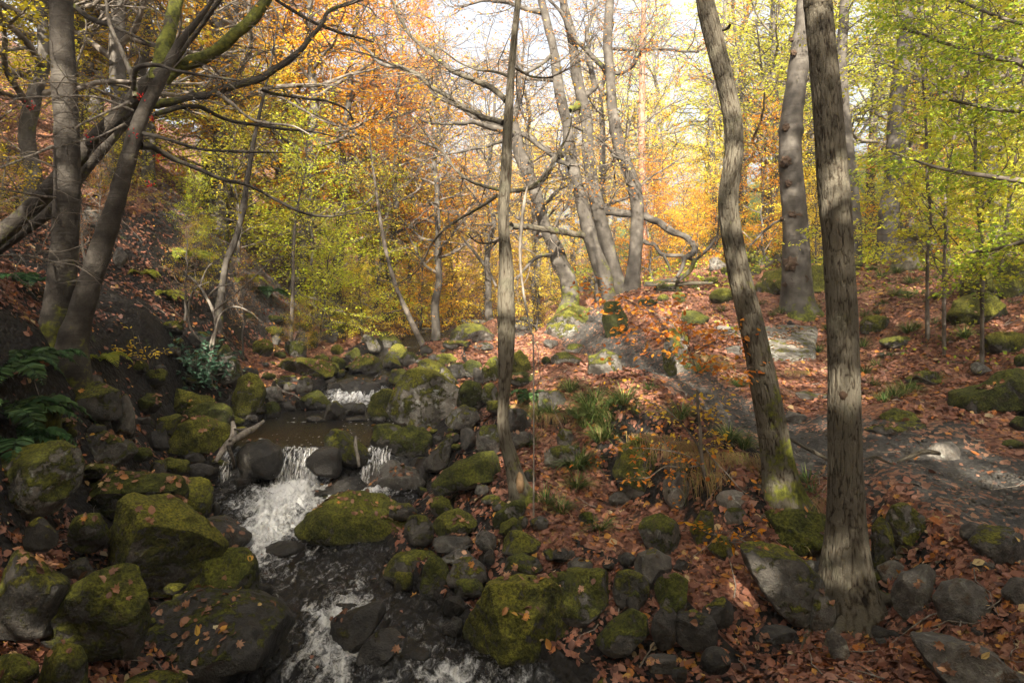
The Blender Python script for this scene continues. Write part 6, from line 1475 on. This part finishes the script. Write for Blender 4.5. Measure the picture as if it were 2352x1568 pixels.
for reg, a, b, k, s, pal, lab in ((1,40,330,0,1.15,'fern','large green fern drooping beside the mossy cut stump'),(1,90,470,0,.8,'fern','green fern arching over the round left-edge boulder'),(1,140,60,1,1.0,'fern','pale fern on the left slope above the cut stump'),(1,30,130,1,1.2,'fern','green fern at the left edge above the stump'),
        (1,470,70,1,1.1,'fern_dry','yellowing fern among red leaves by the left trunks'),(1,270,215,2,.9,'fern','small fern sprouting from the top of the cut stump'),(2,1910,620,1,.9,'fern','blue-green fern right of the slender tree'),
        (5,110,1290,1,1.3,'fern','dark fern on the shaded left slope'),(5,760,1340,2,1.5,'fern_dry','bright green fern at the top of the black scar'),(5,640,1245,2,1.3,'fern_dry','small bright fern above the black scar'),(5,850,1170,1,1.8,'fern_dry','feathery fern clump on the slope under the scree'),(5,1190,1330,1,1.8,'fern','fern clump on the bank above the upstream rocks'),(5,1090,1270,2,2.0,'fern_dry','pale fern between the scree and upstream rocks')):
    u, v = R(reg, a, b); Y = hit(u, v); p = P(u, v, Y); p[2] = float(surf(p[0], Y)) + .02 + (.35 if 'top of the cut' in lab else 0)
    root = empty('fern', p); root.scale = (s, s, s); root.rotation_euler.z = prng.uniform(0, 6.28); tag(root, lab, 'fern', 'ferns')
    for nm, me in zip(('fronds', 'stalks'), FP[k]):
        o = link(nm, me, None, root); o.material_slots[0].link = 'OBJECT'; o.material_slots[0].material = M[pal]

# ------------------------------------------------------------------ evergreen bush, sprigs
def bush(name, label, reg, a, b, rad, nst, pal, leaf, dens, seed, cat='bush', h=1.0, Y=None):
    u, v = R(reg, a, b); Y = Y or hit(u, v); p = P(u, v, Y); p[2] = float(surf(p[0], Y)); r = np.random.default_rng(seed); tw, LF = MB(), Leaves()
    for _ in range(nst):
        d = norm([r.normal(0, .7), r.normal(0, .7), h * r.uniform(.4, 1.2)])
        grow(tw, LF, p + r.normal(0, .05, 3) * [1, 1, 0], d, rad * r.uniform(.7, 1.15), .012, 1, 3, r, dict(k=(4, 4, 3), dens=dens, leaf=leaf, flat=.2, seg=.12, wig=.2, rmin=.003, tumble=.6, off=.02))
    root = empty(name, p); tag(root, label, cat); o = link('stems', tw.mesh('stems', p), M['bark_twig'], root); o = link('foliage', LF.mesh('foliage', r, p, fine=True, width=.42), M[pal], root)
bush('evergreen_bush', 'dark blue-green evergreen bush on the red leaf slope', 1, 930, 150, .72, 26, 'shrub', .11, 16, 3)
bush('leafy_sprig', 'yellow leafy sprig growing below the left trunks', 1, 600, 60, .5, 8, 'gold', .06, 14, 4, 'plant', .3)
bush('leafy_sprig', 'low yellow-green shrub among the mossy upstream rocks', 2, 660, 150, 1.3, 14, 'lime', .07, 16, 5, 'shrub', .8)
bush('leafy_sprig', 'golden low shrub beside the thin leaning stem', 2, 780, 110, 1.0, 12, 'gold', .07, 14, 6, 'shrub', .6)
bush('leafy_sprig', 'orange low shrub behind the fallen log', 2, 1400, 90, 1.3, 12, 'orange', .08, 12, 7, 'shrub', .8)

# ------------------------------------------------------------------ saplings by the path
S1 = dict(n=7, L=.55, rad=.005, lv=2, maxl=3, k=(4, 4, 3), dens=26, leaf=.062, wig=.2, up=.0, flat=.6)
t = Tree('thin sapling with orange leaves in front of the curved trunk', 7.3, 'twig', 4, (885,700,24, 850,660,20, 815,600,19, 780,520,18, 755,420,17, 742,330,16, 735,200,14, 725,100,13, 720,0,12), seed=50, sides=10, step=.04, flare=.2, cat='sapling', name='sapling', moss=(.3, .3))
t.limb(8, (905,565,7, 890,500,6, 860,430,5, 800,345,4, 770,315,3), twigs=dict(S1, n=8, L=.45), dY=.3)
for fl in ((905,560,5, 960,530,4, 1040,540,3, 1180,535,2.5), (880,480,5, 950,440,4, 1040,400,3, 1100,410,2), (840,390,5, 760,320,4, 660,270,3, 560,225,2.5, 440,195,2), (860,430,4, 780,400,3, 680,370,2.5, 600,360,2)):
    t.limb(8, fl, dY=-.2, twigs=dict(S1, n=9, L=.38), name='twig_branch')
t.limb(4, (745,390,12, 690,340,8, 600,310,6, 480,295,5, 400,292,4, 290,305,3), dY=-.4, bark='dead', twigs=dict(S1, n=9, L=.35, dens=22, leaf=.05), name='twig_branch')
t.limb(4, (760,290,8, 800,350,7, 870,420,6, 930,490,5, 1010,555,3), dY=-.3, bark='dead', twigs=dict(S1, n=5, L=.3, dens=5), name='twig_branch')
t.limb(4, (735,380,7, 650,390,6, 560,385,5, 480,440,4, 420,440,3), dY=-.4, bark='dead', twigs=dict(S1, n=8, L=.3, dens=22, leaf=.05), name='twig_branch')
t.limb(4, (820,580,7, 880,575,5, 960,572,4, 1000,560,3), dY=-.2, bark='dead', twigs=dict(S1, n=4, L=.25, dens=8), name='twig_branch'); t.done('rust')
t = Tree('small yellow-leaved shoot leaning over the grassy bank', 7.6, 'twig', 4, (735,320,9, 690,230,8, 620,150,7, 550,90,6, 470,60,4), seed=51, sides=8, step=.04, flare=0, cat='sapling', name='sapling', moss=(0, 1))
t.twig(t.tr, **dict(S1, n=12, L=.5, t0=.2, dens=16, leaf=.05)); t.limb(4, (735,250,6, 790,200,5, 820,120,4, 800,60,3), twigs=dict(S1, n=8, L=.4, dens=20), name='twig_branch'); t.limb(4, (735,330,6, 790,280,5, 810,250,3), twigs=dict(S1, n=5, L=.3, dens=20), name='twig_branch'); t.done('gold')
bush('leafy_sprig', 'bright orange leaf clump on the ground below the sapling', 4, 850, 745, .3, 10, 'orange', .075, 16, 8, 'plant', .4)

# ------------------------------------------------------------------ dead wood
def log(name, label, cat, reg, flat, Y0, Y1, bark='dead', moss=(0, 1, 0), extra=()):
    rw = rows_of(reg, flat, Y0, Y1); base = rw[0, :3].copy(); root = empty(name, base); tag(root, label, cat); mb = MB(); stem(mb, rw, 14, .05, bark, 0, 3, moss)
    o = link('stem', mb.mesh('stem', base), M['bark_' + bark]); o.parent = root
    for e in extra:
        m2 = MB(); stem(m2, rows_of(reg, e, Y0, Y1), 10, .05, bark, 0, 5, moss); o = link('branch', m2.mesh('branch', base), M['bark_' + bark]); o.parent = root
log('driftwood', 'pale forked driftwood lodged at the left of the falls', 'driftwood', 1, (1010,530,20, 1050,470,34, 1085,430,40, 1095,380,28, 1090,345,18), 9.6, 10.2, extra=((1080,440,26, 1140,400,34, 1190,375,28, 1235,340,14), (1070,460,20, 1095,540,16, 1090,610,8), (1100,380,10, 1140,378,8, 1155,370,5)))
log('dead_stick', 'weathered stick standing upright between the two waterfalls', 'stick', 2, (765,1075,22, 755,1000,26, 742,940,26, 742,865,22), 9.75, 9.9)
log('fallen_log', 'long fallen log lying across the far bank', 'log', 2, (1090,90,26, 1200,95,30, 1340,92,32, 1480,95,34, 1600,105,38, 1720,115,38), 27.5, 26, 'oak', (.2, 3, .15))
log('fallen_log', 'thin mossy branch lying below the long fallen log', 'log', 2, (1100,140,12, 1180,145,14, 1260,150,12, 1340,190,8), 24.5, 23.5, 'oak', (.2, 3, .2))
log('dead_stick', 'thin curved root arching beside the pool', 'stick', 2, (205,520,8, 260,570,14, 330,590,12, 370,620,8), 13.6, 13.2)
log('fallen_branch', 'dark branch lying on the slope below the curling limb', 'branch', 6, (1640,1275,12, 1540,1275,16, 1440,1280,18, 1330,1285,12), 18.2, 18.0, 'oak', (.1, 1, .1))
log('tree_root', 'bare root snaking across the path left of the thick trunk', 'root', 4, (1165,235,10, 1230,275,18, 1300,310,18, 1380,355,12), 7.7, 7.1, 'oak')
log('tree_root', 'twisted root on the path right of the thick trunk', 'root', 4, (1560,350,10, 1610,335,16, 1650,355,14, 1700,375,8), 7.15, 7.0, 'oak', extra=((1610,340,12, 1590,365,10, 1600,385,5),))
log('tree_root', 'dark root running into the bare path stone', 'root', 4, (1720,365,10, 1790,330,22, 1860,310,26, 1930,320,18), 7.2, 7.25, 'oak')
def stump(name, label, reg, flat, Y, bark, moss, topmat):
    rw = rows_of(reg, flat, Y); base = rw[0, :3].copy(); base[2] = min(base[2], float(gz(base[0], base[1]))) - .1; rw[0, 2] = base[2]
    root = empty(name, base); tag(root, label, 'stump'); mb = MB(); s = stem(mb, rw, 30, .03, bark, .4, 9, moss); o = link('stump_body', mb.mesh('stump_body', base), M['bark_' + bark]); o.parent = root
    c, r = s[-1, :3], s[-1, 3]; n = 30; th = np.arange(n) * 2 * PI / n; V = [c + [0, 0, .02]]; Fs = []
    for k in (1, 2, 3, 4):
        q = np.stack([np.cos(th) * r * 1.06 * k / 4, np.sin(th) * r * 1.06 * k / 4, th * 0 + .02 - .012 * (k == 4)], -1) + c; q[:, 2] += fbm(q * 14, 3, 3) * .015; V += list(q)
    idx = lambda k, j: 1 + (k - 1) * n + j % n
    tri = np.array([[0, idx(1, j), idx(1, j + 1)] for j in range(n)]); quad = np.array([[idx(k, j), idx(k + 1, j), idx(k + 1, j + 1), idx(k, j + 1)] for k in (1, 2, 3) for j in range(n)])
    V = np.array(V); me = make_mesh('cut_top', V - base, [tri, quad], {'moss': np.full(len(V), moss[2] if len(moss) > 2 else 0)}); o = link('cut_top', me, topmat); o.parent = root
stump('tree_stump', 'moss-covered cut stump among ferns on the left bank', 1, (205,470,150, 210,380,122, 215,290,118, 215,235,122), 7.3, 'oak', (.5, .5, .75), M['bark_oak'])
stump('tree_stump', 'rotten brown stump under a mossy stone on the right', 7, (1125,1165,110, 1130,1110,74, 1140,1060,66), 18.0, 'oak', (.1, .3, 0), M['bark_oak'])
rock(9001, (*R(7, 1095, 1010), *R(7, 1228, 1066)), 's', .6, .8, 0, 0, Y=17.6, label='mossy flat stone resting on the rotten brown stump', group='boulders of the stream bed and banks')
# ------------------------------------------------------------------ camera, light
cam = bpy.data.cameras.new('camera'); co = bpy.data.objects.new('camera', cam); COL.objects.link(co)
co.location = (0, 0, CAM); co.rotation_euler = (RAD(90), 0, 0); cam.lens = 24; cam.sensor_width = 36; cam.shift_y = -84 / 2352
cam.clip_end = 500; sc.camera = co
w = bpy.data.worlds.new('World'); sc.world = w; w.use_nodes = True
nt = w.node_tree; sky = nt.nodes.new('ShaderNodeTexSky'); sky.sky_type = 'NISHITA'; sky.sun_disc = False
sky.sun_elevation = RAD(ELEV); sky.sun_rotation = math.atan2(to_sun[0], to_sun[1])
sky.air_density = 1.0; sky.dust_density = 9.0; sky.ozone_density = .3
hs_ = nt.nodes.new('ShaderNodeHueSaturation'); hs_.inputs['Saturation'].default_value = .45; hs_.inputs['Value'].default_value = 1.3; nt.links.new(sky.outputs[0], hs_.inputs['Color']); nt.links.new(hs_.outputs[0], nt.nodes['Background'].inputs[0]); nt.nodes['Background'].inputs[1].default_value = .07
sl = bpy.data.lights.new('sun', 'SUN'); sl.energy = 5.0; sl.angle = RAD(.5); sl.color = (1, .9, .74)
so = bpy.data.objects.new('sun', sl); COL.objects.link(so)
import mathutils
so.rotation_euler = mathutils.Vector(to_sun).to_track_quat('Z', 'Y').to_euler()
vs = sc.view_settings; vs.view_transform = 'Standard'; vs.look = 'None'; vs.gamma = 1; vs.exposure = 2.22
sc.display_settings.display_device = 'sRGB'
sc.cycles.use_denoising = True
sc.cycles.max_bounces = 8; sc.cycles.diffuse_bounces = 5; sc.cycles.glossy_bounces = 2; sc.cycles.transmission_bounces = 4; sc.cycles.volume_bounces = 0
sc.cycles.sample_clamp_indirect = 4
sc.cycles.caustics_reflective = False; sc.cycles.caustics_refractive = False

hz = bpy.data.meshes.new('haze'); bm = bmesh.new(); bmesh.ops.create_cube(bm, size=1); bm.to_mesh(hz); bm.free()
ho = bpy.data.objects.new('haze', hz); COL.objects.link(ho); ho.scale = (150, 140, 60); ho.location = (0, 38, 27.4); ho['kind'] = 'stuff'
m, nt2 = new_mat('haze'); v = N(nt2, 'ShaderNodeVolumePrincipled'); v.inputs['Color'].default_value = (1, .98, .94, 1); v.inputs['Density'].default_value = .0016; v.inputs['Anisotropy'].default_value = .2
o = N(nt2, 'ShaderNodeOutputMaterial'); L_(nt2, v.outputs[0], o.inputs['Volume']); hz.materials.append(m)
